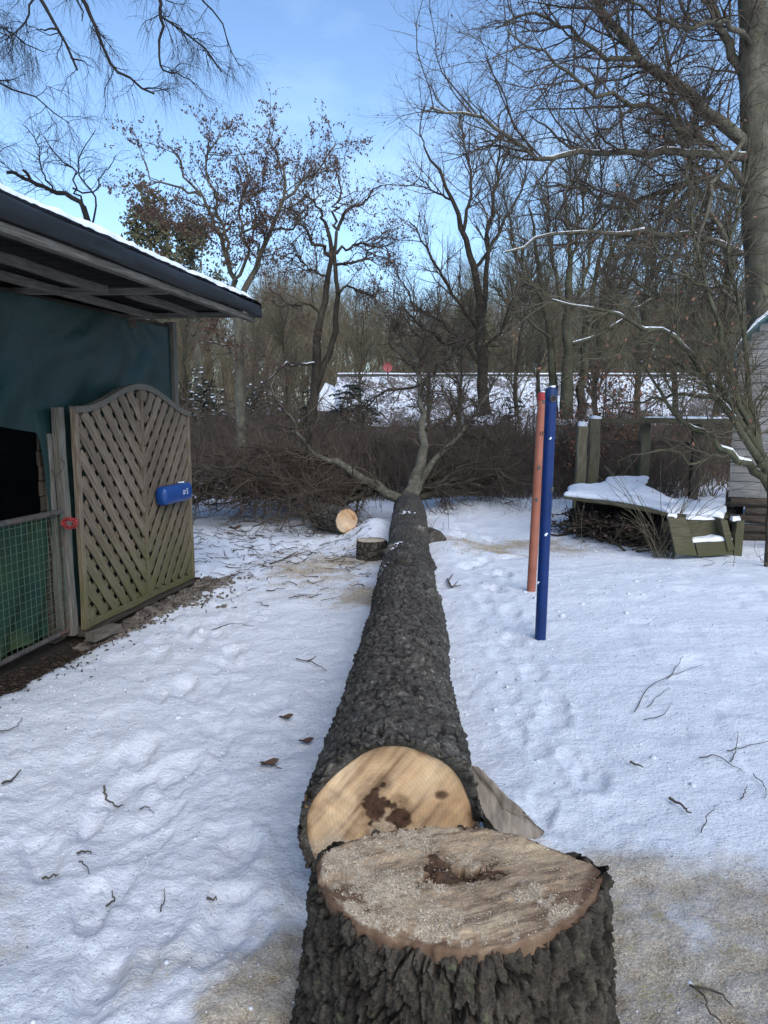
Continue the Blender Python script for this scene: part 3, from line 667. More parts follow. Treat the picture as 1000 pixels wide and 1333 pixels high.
# patches of snow left on the log
for px, py, wd in ((440, 860, 0), (515, 706, .06), (490, 728, .05), (528, 665, .05)):
    if wd == 0: continue
    g = G(px, py, .45); yq = g[1]; k = np.argmin(abs(yy - yq)); cxx, crr, czz = cx[k, 0], cr[k, 0], cz[k, 0]
    n = 30; a = (g[0] - cxx) / crr; c_ = []
    for i in range(n):
        t = math.pi/2 - math.asin(max(-.9, min(.9, a))) + r_.normal() * .22; c_.append((cxx + (crr + .010) * math.cos(t), yq + r_.normal() * wd * 1.5, czz + (crr + .010) * math.sin(t)))
    Vb, Fb = blobs(np.array(c_), r_.uniform(.008, .020, n), r_, .25); mesh_np('snow_patch', Vb, Fb, MT['snow'], tree, kind='stuff')

# crown of the felled tree
def W(l): return np.array([P(a, b, d) for a, b, d in l])
frng = np.random.default_rng(21)
pale = [limb(W([(530,650,11.1),(545,615,11.3),(553,570,11.5),(549,520,11.8),(546,480,12),(530,450,12.2),(512,425,12.3)]), .13, .012, 18, .02, 1, .5),
        limb(W([(532,655,11.1),(560,608,11.5),(600,562,12),(622,532,12.2),(642,500,12.4),(655,478,12.6)]), .085, .008, 16, .02, 2, .6),
        limb(W([(528,655,11),(500,640,10.9),(470,620,10.9),(442,603,11),(420,592,11.1),(385,586,11.3),(345,590,11.6),(300,595,12)]), .09, .008, 20, .02, 3, .7),
        limb(W([(410,592,11.1),(396,575,11.2),(382,548,11.4),(366,530,11.5),(352,505,11.6),(362,480,11.7)]), .03, .006, 12, .015, 4)]
darkl = [limb(W([(535,650,11.2),(575,640,11.6),(620,632,12.2),(670,628,12.8)]), .055, .02, 12, .02, 5),
         limb(W([(549,505,11.9),(560,488,12),(580,470,12.1),(598,450,12.3),(628,442,12.4),(650,448,12.5)]), .028, .010, 12, .03, 6),
         limb(W([(548,500,11.9),(525,510,12),(500,505,12.1),(478,525,12.1),(455,530,12.2)]), .022, .008, 12, .03, 7),
         limb(W([(540,465,12.1),(555,440,12.2),(545,420,12.2),(560,405,12.3)]), .02, .007, 10, .03, 8),
         limb(W([(545,480,12),(520,462,12),(508,440,12.1),(520,425,12.1),(505,415,12.1)]), .024, .009, 12, .035, 9),
         limb(W([(600,562,12),(635,575,12),(660,590,12.1),(690,600,12.2)]), .025, .008, 10, .03, 10),
         limb(W([(555,560,11.5),(590,540,11.8),(600,505,12),(575,480,12)]), .03, .01, 10, .02, 11)]
low = []
for k in range(30):                                    # limbs fanned out flat over the snow to the left
    a = math.radians(frng.uniform(100, 186)); r0 = frng.uniform(.2, .8)
    o0 = np.array([.2 - .13*k, 11.3 + .25*(k % 4), .4]); L_ = frng.uniform(1.6, 3.4)
    e = o0 + L_ * np.array([math.cos(a), -abs(math.sin(a)) * .42 * (k % 3) , 0]); e[2] = frng.uniform(.15, 1.0); e[1] -= 1.1 * frng.random() * (k % 2)
    e[0] = max(e[0], -3.9 + .5 * frng.random())
    low.append(limb([o0, (o0 + e) / 2 + frng.normal(size=3) * .12 + [0, 0, .12], e], .035, .01, 12, .03, 20 + k))
for a_, b_ in ((300, 672), (335, 690), (375, 700), (410, 702), (270, 645), (250, 625), (262, 660), (440, 690), (352, 668), (300, 650), (320, 700), (390, 680)):   # nearest branch ends, on the snow
    e = G(a_, b_) + [0, .15, .12]; o0 = np.array([frng.uniform(-1.0, .1), 11.2, .4]); low.append(limb([o0, (o0 + e) / 2 + frng.normal(size=3) * .15 + [0, 0, .2], e], .035, .008, 14, .035, 60 + a_))
for k in range(7):                                     # and to the right
    a = math.radians(frng.uniform(-5, 60)); o0 = np.array([.45, 11.4, .4]); e = o0 + frng.uniform(1.2, 2.6) * np.array([math.cos(a), math.sin(a) * .6, 0]); e[2] = frng.uniform(.3, 1.1)
    low.append(limb([o0, (o0 + e) / 2 + frng.normal(size=3) * .12, e], .03, .01, 12, .03, 40 + k))
for i, b in enumerate(pale):
    Vb, Fb = tubes([b], 10, .05, i); tag(mesh_np('limb', Vb, Fb, MT['birch_bark'], tree), ['forked upright limb with pale patchy bark', 'straight pale limb pointing up to the right', 'long pale limb bending down to the left', 'short pale limb rising at the left'][i])
for i, b in enumerate(darkl + low):
    Vb, Fb = tubes([b], 7, .06, i); mesh_np('limb', Vb, Fb, MT['dark_bark'], tree)
up = spawn(pale + darkl, 340, (.4, 1.1), (25, 75), .013, frng, 7, .26, (0, 0, .02), .25)
lowb = spawn(low + pale[2:3], 700, (.5, 1.2), (20, 75), .013, frng, 7, .24, (0, 0, -.01), .05)
lowb2 = spawn([lowb], 5000, (.25, .7), (20, 80), .0075, frng, 4, .24, (0, 0, 0), .1)
tw = spawn([up], 4200, (.15, .45), (20, 75), .006, frng, 4, .28, (0, 0, 0), .15)
tw2 = spawn([lowb2], 14000, (.1, .35), (20, 80), .0042, frng, 3, .28, (0, 0, 0), .1)
fix = []
for b in (lowb, lowb2, tw2):
    p = b[0]; p[..., 2] = np.maximum(p[..., 2], .03 + .02 * np.sin(p[..., 0] * 9)); fix.append((p, b[1]))
Vb, Fb = tubes([up, lowb], 4); V2, F2 = tubes([tw, fix[1], fix[2]], 3)
mesh_np('twigs', np.concatenate([Vb, V2]), np.concatenate([Fb, F2 + len(Vb)]), MT['twig'], tree, kind='stuff')

# ------------------------------------------------------------ helpers for short logs
def short_log(name, label, cat, base, axis, rad, ln, cutmat, seed, group=None):
    """bark cylinder with one visible sawn end at base, running along axis"""
    t = thing(name, label, cat, tuple(base), group); ax = Vector(axis).normalized(); u = ax.orthogonal().normalized(); v = ax.cross(u)
    if abs(ax.z) > .9: u, v = Vector((1, 0, 0)), Vector((0, 1, 0))
    NT, NL = 96, 40; T, S = np.meshgrid(np.arange(NT) * 2*math.pi / NT, np.linspace(0, 1, NL))
    per = 18; f1, f2, cid = voro(T / (2*math.pi) * per + .4 * vnoise(np.cos(T) * 5, np.sin(T) * 5, S * 5 * ln, seed), S * ln * 12, per, seed)
    e = f2 - f1; r = rad * (1 + .03 * vnoise(np.cos(T) * 2, np.sin(T) * 2, seed)) + .014 * sstep(0, .35, e) - .008 + .01 * (cid - .5) + .006 * fbm(np.cos(T) * 8, np.sin(T) * 8, S * 8, 3, seed)
    ua, va, aa, ba = map(np.array, (u, v, ax, base))
    Vv = ba + (r * np.cos(T))[..., None] * ua + (r * np.sin(T))[..., None] * va + (S * ln)[..., None] * aa
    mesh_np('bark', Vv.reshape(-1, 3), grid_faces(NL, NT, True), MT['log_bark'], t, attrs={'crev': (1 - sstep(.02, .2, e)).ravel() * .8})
    for end, nm in ((0, 'sawn_end'), (ln, 'sawn_end')):
        NR = 24; T2, RR = np.meshgrid(np.arange(NT) * 2*math.pi / NT, np.linspace(.002, 1, NR)); rr_ = RR * (rad * 1.0)
        x2, y2 = rr_ * np.cos(T2), rr_ * np.sin(T2)
        Vv = ba + x2[..., None] * ua + y2[..., None] * va + ((end + (.006 if end == 0 else -.006)) + .004 * fbm(x2 * 12, y2 * 12, seed, 3))[..., None] * aa
        mesh_np(nm, Vv.reshape(-1, 3), grid_faces(NR, NT, True), cutmat, t, attrs={'rim': (sstep(.9, .99, RR) * .8).ravel(), 'dust': (.4 * sstep(0, .4, fbm(x2 * 9, y2 * 9, seed, 3))).ravel(), 'rot': np.zeros(RR.size), 'ring': rr_.ravel(), 'tone': (.5 + .12 * fbm(x2 * 30, y2 * 6, seed, 3)).ravel()})
    return t
g = G(483, 728); zb = gh(g[0], g[1] + .17)
short_log('small_stump', 'short round stump with a pale sawn top, just left of the felled trunk', 'tree stump', (g[0], g[1] + .17, zb + .20), (0, 0, -1), .165, .26, MT['small_cut_tan'], 5)
g = G(452, 697); g = np.array([g[0], g[1], .17 + .02])
short_log('cut_log', 'short log with an orange sawn end facing the viewer, lying by the brushwood', 'log', g, (-.55, .83, -.02), .165, .75, MT['small_cut'], 9)
# dark chunk on the right
g = G(567, 712)
ck = thing('wood_chunk', 'dark split chunk of wood lying close to the right side of the trunk', 'wood chunk', (g[0], g[1], 0))
prism('split_block', [(-.15, -.02), (.13, 0), (.15, .07), (.07, .17), (-.02, .18), (-.15, .08)], (g[0], g[1], .02), (.95, .3, 0), (0, 0, 1), (-.3, .95, 0), .3, MT['log_bark'], ck, .012)
# ------------------------------------------------------------ leftover wedge beside the butt
wd = thing('felling_wedge_piece', 'thin grey wedge of split wood leaning in the snow to the right of the trunk', 'wood piece', tuple(G(650, 1085)))
A = [G(612, 996, .28), G(630, 1003, .27), G(662, 1038, .17), G(709, 1084, .03), G(700, 1093, .01), G(664, 1093, .02), G(640, 1075, .08), G(618, 1040, .16)]
A = np.array(A); back = np.array([-.02, .07, -.05]) 
nn_ = len(A); cA = A.mean(0)
def densify(poly, k=6):
    out = []
    for i in range(len(poly)):
        for t in range(k): out.append(poly[i] * (1 - t/k) + poly[(i+1) % len(poly)] * t/k)
    return np.array(out)
D = densify(A); nD = len(D); rings = []
for s_, off in ((.02, 0), (.35, 0), (.7, 0), (.96, 0), (1.0, .012), (1.03, .5), (.9, 1.0), (.02, 1.1)):
    q_ = cA + (D - cA) * s_ + back * off; q_ = q_ + np.stack([.004 * fbm(q_[:, 0] * 40, q_[:, 1] * 40, q_[:, 2] * 40, 3, int(s_ * 77))] * 3, 1) * (1 if s_ > .1 else 0); rings.append(q_)
Vw = np.concatenate(rings); Fw = grid_faces(8, nD, True); mi = np.r_[np.zeros(3 * nD), np.ones(4 * nD)]
MT['wedge_face'] = simple('wedge_face', (.09, .075, .06), (.30, .26, .215), 30, .85, .6, .006, stretch=(1, .3, .3))
mesh_np('split_face', Vw, Fw[:4*nD], MT['wedge_face'], wd); mesh_np('bark', Vw, Fw[4*nD:], MT['log_bark'], wd)
# ------------------------------------------------------------ the hut on the left
hut = thing('garden_hut', 'dark open garden hut with teal tarpaulin front under a snow-topped felt roof', 'hut', (-2.6, 5.5, 0))
EA = np.array([.143, .99, 0]) / np.hypot(.143, .99)          # along the eave, away from the viewer
IN = np.array([-EA[1], EA[0], 0])                             # inward
CR = np.array([-1.12, 7.0, 2.56])                             # far eave corner (top of felt)
def eave(t, inn=0, dz=0): return CR - EA * t + IN * inn + np.array([0, 0, dz])
TL = 9.0
MT['roof_snow'] = MT['snow']
# roof deck boards run across the slope: one part per board as far as they show
for k in range(46):
    t0 = .06 + k * .135
    beam('roof_board', eave(t0, .04, -.045), eave(t0, 3.2, -.02), .125, .02, MT['shade_black'], hut, warp=.002, seg=2, seed=k % 5)  # boards coloured near-black for the shade under the roof
# felt: rolled over the eave and over the far end
def felt_strip():
    ns, nt_ = 240, 16
    V = []
    prof = [(.5, .025), (.25, .02), (.08, .012), (.02, 0), (-.02, -.02), (-.028, -.05), (-.026, -.10), (-.03, -.15), (-.022, -.175), (-.01, -.19), (.01, -.18), (.012, -.12), (.014, -.08)]
    for i in range(ns):
        t = -.03 + TL * i / (ns - 1)
        for q, (a, b) in enumerate(prof):
            wv = .010 * vnoise(t * 2.2, q * .6, 0, 3) + .004 * vnoise(t * 9, q, 0, 4)
            V.append(eave(t, a + wv, b * (.62 if b < 0 else 1) + .012 * vnoise(t * 1.3, 0, 0, 6) * (q > 5)))
    return np.array(V), grid_faces(ns, len(prof))
V, F = felt_strip(); mesh_np('roofing_felt', V, F, MT['tarp_black'], hut)
def felt_end():
    ns = 60; prof = [(.5, .02), (.1, .015), (.0, 0), (-.035, -.03), (-.04, -.09), (-.03, -.15), (0, -.16), (.02, -.12)]
    V = []
    for i in range(ns):
        s_ = -.03 + 3.3 * i / (ns - 1); drop = .35 + .65 * sstep(0, .35, s_)
        for q, (a, b) in enumerate(prof):
            V.append(eave(a + .006 * vnoise(s_ * 3, q, 0, 8), s_, b * (drop if q > 3 else 1) * .65))
    return np.array(V), grid_faces(ns, len(prof))
V, F = felt_end(); mesh_np('roofing_felt', V, F, MT['tarp_black'], hut)
beam('fascia_board', eave(.03, .035, -.138), eave(TL, .035, -.138), .05, .045, MT['old_wood'], hut, seg=20)
for inn, t0, t1 in ((.36, .55, 1.75), (.42, 1.95, 3.4), (.75, .5, 3.6), (.40, 3.6, 6.5)):
    beam('purlin', eave(t0, inn, -.155), eave(t1, inn, -.145), .05, .05, MT['old_wood'], hut, seg=8)
for t0, t1 in ((2.05, 1.75), (.62, .42), (3.95, 3.8), (5.4, 5.4)):
    beam('rafter', eave(t0, 1.1, -.165), eave(t1, .05, -.14), .035, .045, MT['old_wood'], hut, seg=8)
# snow on the roof: a rounded slab with an uneven front edge
ns, prof_n = 420, 14; V = []
for i in range(ns):
    t = -.02 + TL * i / (ns - 1); th_ = .036 + .010 * vnoise(t * 2.5, 0, 0, 31) + .006 * vnoise(t * 11, 0, 0, 32); lip = .012 * vnoise(t * 7, 1, 0, 33)
    endf = sstep(-.02, .12, t)
    for q in range(prof_n):
        a = q / (prof_n - 1)
        if a < .3: u = a / .3; inn = -.012 + lip + .03 * (1 - math.cos(u * math.pi/2)); z_ = .010 + th_ * endf * math.sin(u * math.pi/2)
        else: u = (a - .3) / .7; inn = .018 + lip * (1 - u) + 3.1 * u; z_ = .010 + th_ * endf + .035 * u
        V.append(eave(t, inn, z_ + .003 * vnoise(t * 30, a * 30, 0, 34)))
mesh_np('roof_snow', np.array(V), grid_faces(ns, prof_n), MT['snow'], hut)
# front plane of the hut, set in from the eave
FR = np.array([-1.95, 7.2, 0]); FA = np.array([-.2, -1, 0]) / np.hypot(.2, 1)     # towards the viewer
FN = np.array([-FA[1], FA[0], 0]); FN = FN if FN[0] > 0 else -FN                  # outward
def front(t, z=0, o=0): return FR + FA * t + FN * o + np.array([0, 0, z])
MT['hut_post'] = MT['dark_wood']
beam('post', front(.015, 0, .0), front(.015, 2.42, .0), .07, .09, MT['old_wood'], hut, up=FN)
beam('post', front(4.9, 0, -.06), front(4.9, 2.42, -.06), .09, .09, MT['old_wood'], hut, up=FN)
beam('top_plate', front(-.1, 2.36, -.06), front(6.5, 2.36, -.06), .08, .09, MT['dark_wood'], hut)
# tarpaulin: upper sheet with folds and a sagging swag above the gate
nu, nv = 240, 90; V = []
def bot(t):
    if t < 1.95: return .12
    q = (t - 1.95) / 2.9; return 1.47 + .13 * min(1, q * 1.6) + .03 * math.sin(q * 5)
for i in range(nu):
    t = .06 + 4.75 * i / (nu - 1); b = bot(t) if t > 2.05 else (.12 if t < 1.85 else .12 + (bot(2.06) - .12) * sstep(1.85, 2.05, t))
    for j_ in range(nv):
        v = j_ / (nv - 1); z_ = b + (2.37 - b) * v
        o_ = .015 + .034 * vnoise(t * 1.4 + z_ * .9, z_ * 1.6, 0, 61) + .014 * vnoise(t * 4 + z_ * 2, z_ * 3, 0, 62) + .01 * abs(vnoise(t * 2.2 + z_ * 2.4, z_ * .5 - t * .5, 0, 63))
        # folds hanging in a swag to the top right of the sheet, and a heavy bulge at its near end
        ds = math.hypot(t - .1, (z_ - 2.7) * 1.0); o_ += .014 * math.sin(ds * 26) * math.exp(-((ds - .55) / .25)**2)
        if t > 1.9:
            q = float(sstep(2.0, 3.0, t)); yb = z_ - (1.55 + .35 * (t - 2.4))
            o_ += q * (.16 * math.exp(-(yb / .28)**2) + .055 * math.sin((z_ * 1.6 + t * 2.0) * 7) * math.exp(-((z_ - 1.8) / .35)**2))
        o_ += .012 * math.sin((t * 3 - z_ * 4.2)) * v + .016 * max(0, math.sin(t * 5 + z_ * 9 + 1.5 * float(vnoise(t * 1.2, z_ * 1.2, 0, 64)))) * math.exp(-((z_ - 2.15) / .3)**2)
        o_ = .012 + (o_ - .012) * min(1, max(0, (t - .04) / .5)); V.append(front(t, z_, o_))
mesh_np('tarpaulin', np.array(V), grid_faces(nu, nv), MT['tarp_teal'], hut)
# interior walls, coloured near-black for the gloom inside
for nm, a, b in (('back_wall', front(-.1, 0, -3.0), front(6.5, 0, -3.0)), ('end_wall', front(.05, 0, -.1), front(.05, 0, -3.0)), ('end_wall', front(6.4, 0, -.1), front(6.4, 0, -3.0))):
    d = np.array(b) - np.array(a); beam(nm, a + np.array([0, 0, 1.2]), b + np.array([0, 0, 1.2]), .04, 2.4, MT['shade_black'], hut, seg=2, warp=0)
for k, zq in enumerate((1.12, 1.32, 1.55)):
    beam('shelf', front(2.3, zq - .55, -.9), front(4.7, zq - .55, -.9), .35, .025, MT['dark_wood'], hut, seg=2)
# things inside behind the gate: bagged bundle hanging in the opening
bag = thing('hanging_bag', 'dark crumpled bag hanging in the gloom behind the wire gate', 'bag', tuple(front(2.75, 1.25, -.35)))
NTb = 40; T, S = np.meshgrid(np.arange(NTb) * 2*math.pi / NTb, np.linspace(0, 1, 30)); prof = np.sin(np.clip(S * 1.05, 0, 1)**.7 * math.pi)**.6 * .2 + .01
r = prof * (1 + .25 * vnoise(np.cos(T) * 2.5, np.sin(T) * 2.5, S * 4, 71)); c = front(2.75, 0, -.35)
MT['bag'] = simple('bag', (.03, .05, .045), (.09, .13, .11), 12, .4, .6, .01, spec=.5)
mesh_np('sack', np.stack([c[0] + r * np.cos(T), c[1] + r * np.sin(T) * .9, 1.42 - .62 * S], -1).reshape(-1, 3), grid_faces(30, NTb, True), MT['bag'], bag)
# foundation board along the ground
beam('sill_beam', front(.05, .05, -.02), front(2.0, .05, -.02), .10, .10, MT['dark_wood'], hut)

# ------------------------------------------------------------ lattice privacy panel
A0 = np.array([-2.20, 5.42, .05]); A1 = np.array([-1.835, 7.16, .055]); ax = A1 - A0; ax[2] = 0; WL = np.linalg.norm(ax); ax /= WL
nr = np.array([ax[1], -ax[0], 0])                                # outward normal
pan = thing('lattice_panel', 'arched wooden lattice panel, greenish at the foot, leaning on the hut front', 'lattice panel', tuple(A0))
def top(u): s_ = abs(u / WL - .52) / .5; return 1.56 + .205 * (.5 + .5 * math.cos(min(1, s_) * math.pi)) + .05 * (1 - u / WL)
def pp(u, v, o=0): return A0 + ax * u + nr * o + np.array([0, 0, v])
beam('stile', pp(.022, -.0, .02), pp(.022, top(0) - .02, .02), .045, .042, MT['lattice_wood'], pan, up=nr, seg=10)
beam('stile', pp(WL - .022, .0, .02), pp(WL - .022, top(WL) - .02, .02), .042, .042, MT['lattice_wood'], pan, up=nr, seg=10)
MID = WL * .52
beam('stile', pp(MID, .045, .022), pp(MID, top(MID) - .045, .022), .040, .046, MT['lattice_wood'], pan, up=nr, seg=10)
beam('bottom_rail', pp(.046, .025, .018), pp(WL - .046, .025, .018), .05, .042, MT['lattice_wood'], pan, up=nr, seg=10)
# arched top rail: swept box
n = 48; V = []
for i in range(n):
    u = WL * i / (n - 1); z0 = top(u)
    for a, b in ((0, -.045), (.052, -.045), (.056, 0), (-.004, 0)): V.append(pp(u, z0 + b, a))
Ft = grid_faces(n, 4, True); Ft = np.concatenate([Ft, [[0, 1, 2, 3]], [[4*n-4, 4*n-3, 4*n-2, 4*n-1]]])
o = mesh_np('top_rail', np.array(V), Ft, MT['old_wood'], pan, smooth=False)
def clip_seg(p, d, u0, u1):
    """part of the line p+d*s inside the half panel"""
    ss = np.linspace(-3, 3, 2401); u = p[0] + d[0] * ss; v = p[1] + d[1] * ss
    tp = np.array([top(max(0, min(WL, x))) for x in u]) - .05
    ok = (u > u0) & (u < u1) & (v > .055) & (v < tp)
    if ok.sum() < 12: return None
    return ss[ok][0], ss[ok][-1]
def slats(u0, u1, ang, pitch, wd, dep, seedb, th=.009):
    d = np.array([math.cos(ang), math.sin(ang)]); nrm2 = np.array([-d[1], d[0]]); c0 = np.array([(u0 + u1) / 2, .85])
    for k in range(-16, 17):
        p = c0 + nrm2 * (k + .37) * pitch; r = clip_seg(p, d, u0, u1)
        if r is None or r[1] - r[0] < .05: continue
        a, b = p + d * (r[0] - .008), p + d * (r[1] + .008)
        beam('slat', pp(a[0], a[1], dep), pp(b[0], b[1], dep), wd, th, MT['lattice_wood'], pan, up=nr, seed=seedb + k, seg=8, jit=.001, warp=.003, bev=.002)
sl = .9
# front layer falls to the middle from both sides; the rear layer crosses it
slats(.044, MID - .02, -sl, .118, .083, .034, 10); slats(.044, MID - .02, sl * .85, .118, .060, .016, 60)
slats(MID + .02, WL - .043, sl, .112, .078, .034, 110); slats(MID + .02, WL - .043, -sl * .85, .112, .058, .016, 160)
# backing seen through the gaps is the hut's own dark boarding
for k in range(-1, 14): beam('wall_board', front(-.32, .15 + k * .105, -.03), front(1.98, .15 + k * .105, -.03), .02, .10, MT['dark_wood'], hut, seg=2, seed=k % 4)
# blocks under the panel
blk = thing('timber_block', 'grey timber offcut lying on the gravel at the foot of the lattice panel', 'timber', tuple(G(140, 828)))
beam('offcut', G(118, 835) + [0, 0, .03], G(152, 822) + [0, 0, .03], .09, .06, MT['old_wood'], blk)
beam('footing', pp(.0, -.02, -.02), pp(WL, -.02, -.02), .09, .07, MT['dark_wood'], hut)

# blue box on the panel
def bl(u, v, o): return pp(u, v, o)
uc, vc = 1.31, 0.855
g = P(226, 644, 6.95)
box = thing('blue_box', 'blue plastic paper box with small white lettering hung on the lattice panel', 'letterbox', tuple(pp(uc, vc, .05)))
nS = 24; ln = .50; sec = []
for k in range(24):
    a = k * 2*math.pi / 24; ca, sa = math.cos(a), math.sin(a); e = 3.2
    sec.append((.055 * math.copysign(abs(ca)**(2/e), ca), .080 * math.copysign(abs(sa)**(2/e), sa)))
V = []
for i in range(nS):
    s_ = i / (nS - 1); e_ = min(1, min(s_, 1 - s_) * 16 + .82 if min(s_, 1 - s_) > 0 else .82)
    for a, b in sec: V.append(pp(uc - ln/2 + ln * s_, vc + b * e_, .100 + a * e_))
Fb = grid_faces(nS, 24, True); V = np.array(V)
V = np.concatenate([V, [V[:24].mean(0)], [V[-24:].mean(0)]]); nv_ = len(V)
caps = [[(i + 1) % 24, i, nv_ - 2] for i in range(24)] + [[(nS-1)*24 + i, (nS-1)*24 + (i + 1) % 24, nv_ - 1] for i in range(24)]
mesh_np('shell', V, [Fb, np.array(caps)], MT['blue_box'], box)
def strip(u, v, wu, hv, o=.1565): 
    return [pp(u, v, o), pp(u + wu, v, o), pp(u + wu, v + hv, o), pp(u, v + hv, o)]
V = []
for (u, v, a, b) in ((.0, .014, .05, .009), (.0, 0, .055, .009), (.0, -.014, .042, .008)):        # three short lines of print
    for q_ in range(5): V += strip(uc + .05 + u + q_ * a / 5, vc + v, a / 5 * .72, b)
for (u, v, a, b) in ((.02, .022, .028, .007), (.02, .006, .007, .022), (.02, .002, .026, .007), (.040, -.015, .007, .022), (.02, -.02, .026, .007)):   # the 5
    V += strip(uc + .10 + u, vc + v + .004, a, b)
V = np.array(V); mesh_np('lettering', V, np.arange(len(V)).reshape(-1, 4), MT['white'], box, smooth=False)
Vb, Fb = blobs(np.array([pp(uc + .12, vc + .085, .09), pp(uc + .16, vc + .084, .1)]), .016, r_, .5); mesh_np('snow_cap', Vb, Fb, MT['snow'], box)

# ------------------------------------------------------------ wire gate
gate = thing('wire_gate', 'low metal gate of square wire mesh backed with green tarpaulin', 'gate', tuple(front(2.1, 0, .06)))
GA = np.array([-2.255, 5.36, 0]); GB = GA + FA * 2.6 + np.array([.02, 0, 0])
def gp(s_, z, o=0): return GA + (GB - GA) * s_ + FN * o + np.array([0, 0, z])
gtop = lambda s_: .925 + .03 * s_
def tube_part(name, pts, r, mat, parent, sides=8, n=None, r1=None):
    V, F = tubes([limb(pts, r, r if r1 is None else r1, n or max(6, len(pts) * 3))], sides); return mesh_np(name, V, F, mat, parent)
tube_part('top_rail', [gp(0, .925), gp(.5, .94), gp(1, .955)], .021, MT['rail'], gate)
tube_part('bottom_rail', [gp(0, .07), gp(.5, .06), gp(1, .05)], .020, MT['rail'], gate)
tube_part('upright', [gp(.012, .05), gp(.012, .93)], .018, MT['rail'], gate)
tube_part('upright', [gp(1, .05), gp(1, .95)], .018, MT['rail'], gate)
for k in range(1, 48): tube_part('wire', [gp(k / 48, .07, .012), gp(k / 48, .93, .012 + .004 * math.sin(k))], .0022, MT['wire'], gate, 5, 5)
for k in range(1, 16): tube_part('wire', [gp(0, .07 + k * .0545, .016), gp(.5, .065 + k * .0555, .016), gp(1, .055 + k * .057, .016)], .0022, MT['wire'], gate, 5, 7)
nu, nv = 120, 40; V = []
for i in range(nu):
    s_ = .055 + .94 * i / (nu - 1)
    for j_ in range(nv):
        v = j_ / (nv - 1); o_ = -.035 + .018 * math.sin(s_ * 60 + v * 5 + 2 * float(vnoise(s_ * 9, v * 2, 0, 5))) * (1 - .6 * v) + .015 * float(vnoise(s_ * 12, v * 3, 0, 6)); V.append(gp(s_ + .03 * (1 - v), .09 + .83 * v, o_))
mesh_np('tarpaulin', np.array(V), grid_faces(nu, nv), MT['tarp_green'], gate)
gpost = thing('gate_post', 'weathered timber gate post between the wire gate and lattice panel', 'post', tuple(front(1.98, 0, .05)))
beam('timber', A0 + np.array([-.045, -.06, -.02]) , A0 + np.array([-.06, -.06, 1.6]), .07, .06, MT['old_wood'], gpost, up=FN, seg=10)
beam('strut', A0 + np.array([-.10, -.10, -.02]) , A0 + np.array([-.125, -.10, 1.42]), .05, .05, MT['old_wood'], gpost, up=FN, seg=10)
pts = []
c = np.array(P(94, 680, 5.3)); cr_ = np.random.default_rng(2)
for k in range(70):
    a = k * .62; rr2 = .045 + .010 * math.sin(k * .9); pts.append(c + np.array([rr2 * math.cos(a), -.02 - .0006 * k, rr2 * .62 * math.sin(a) + .008 * math.sin(k * 1.7)]))
V, F = tubes([limb(pts, .0042, .0042, 260)], 6); tag(mesh_np('cord_coil', V, F, MT['red_bright']), 'coil of red cord tied to the post above the wire gate', 'cord')
pts = [P(66, 605, 5.32), P(72, 618, 5.28), P(80, 613, 5.26), P(84, 603, 5.3), P(78, 596, 5.33)]
V, F = tubes([limb(pts, .003, .003, 30)], 6); tag(mesh_np('wire_loop', V, F, MT['rail']), 'thin bent wire loop hooked on the weathered gate post', 'wire')

# gravel and leaf litter at the foot of the panel, soil specks
pr = np.random.default_rng(5); n = 1500
yy_ = pr.uniform(5.3, 7.45, n); off = .03 + np.abs(pr.normal(size=n)) * (.13 + .10 * np.exp(-((yy_ - 6.7) / .6)**2)); xx_ = PX(yy_) + off + .02
gz = ground_h(xx_, yy_); Vb, Fb = blobs(np.stack([xx_, yy_, gz + .006], 1), pr.uniform(.007, .026, n), pr, .6)
tag(mesh_np('gravel', Vb, Fb, MT['pebble'], smooth=False), kind='stuff')
n = 2600; yy_ = pr.uniform(2.4, 7.5, n); off = np.abs(pr.normal(size=n)) * .2; xx_ = PX(yy_) + off; gz = ground_h(xx_, yy_)
Vb, Fb = chips(np.stack([xx_, yy_, gz + .008], 1), pr.uniform(.006, .02, n), pr); tag(mesh_np('leaf_litter', Vb, Fb, MT['litter'], smooth=False), kind='stuff')
# sawdust crumbs on the snow and dark specks
m_ = saw.copy() * (yf > .7) * (yf < 12) ; area = (np.abs(yf) + 1)**2; wq = m_ * area * (m_ > .12); wq /= wq.sum()
ii = pr.choice(len(xf), 10000, p=wq); near = np.clip(yf[ii] / 3, .5, 3)
Vb, Fb = chips(np.stack([xf[ii] + pr.normal(size=len(ii)) * .01, yf[ii] + pr.normal(size=len(ii)) * .01, Z[ii] + .003], 1), pr.uniform(.0015, .005, len(ii)) * near, pr)
tag(mesh_np('sawdust', Vb, Fb, MT['chip'], smooth=False), kind='stuff')
m2 = saw * (yf > 1.2) * (yf < 3.2) * (np.abs(xf) < 2.2); m2[m2 < .3] = 0; m2 /= m2.sum(); ii = pr.choice(len(xf), 15000, p=m2); j3 = pr.normal(size=(len(ii), 2)) * .006
Vb, Fb = chips(np.stack([xf[ii] + j3[:, 0], yf[ii] + j3[:, 1], Z[ii] + .002], 1), pr.uniform(.0008, .0034, len(ii)) * (1 + (pr.random(len(ii)) < .05)), pr); tag(mesh_np('wood_shavings', Vb, Fb, MT['chip'], smooth=False), kind='stuff')
cl = np.array([G(*q_)[:2] for q_ in ((820, 1235), (950, 1245), (870, 1295), (840, 1285), (905, 1290), (800, 1180), (930, 1215), (860, 1200))]); c_ = cl[pr.integers(0, len(cl), 420)] + pr.normal(size=(420, 2)) * .018
Vb, Fb = chips(np.column_stack([c_, ground_h(c_[:, 0], c_[:, 1]) + .003]), pr.uniform(.001, .003, 420), pr); tag(mesh_np('yellow_lichen_flakes', Vb, Fb, MT['yellow_bits'], smooth=False), kind='stuff')
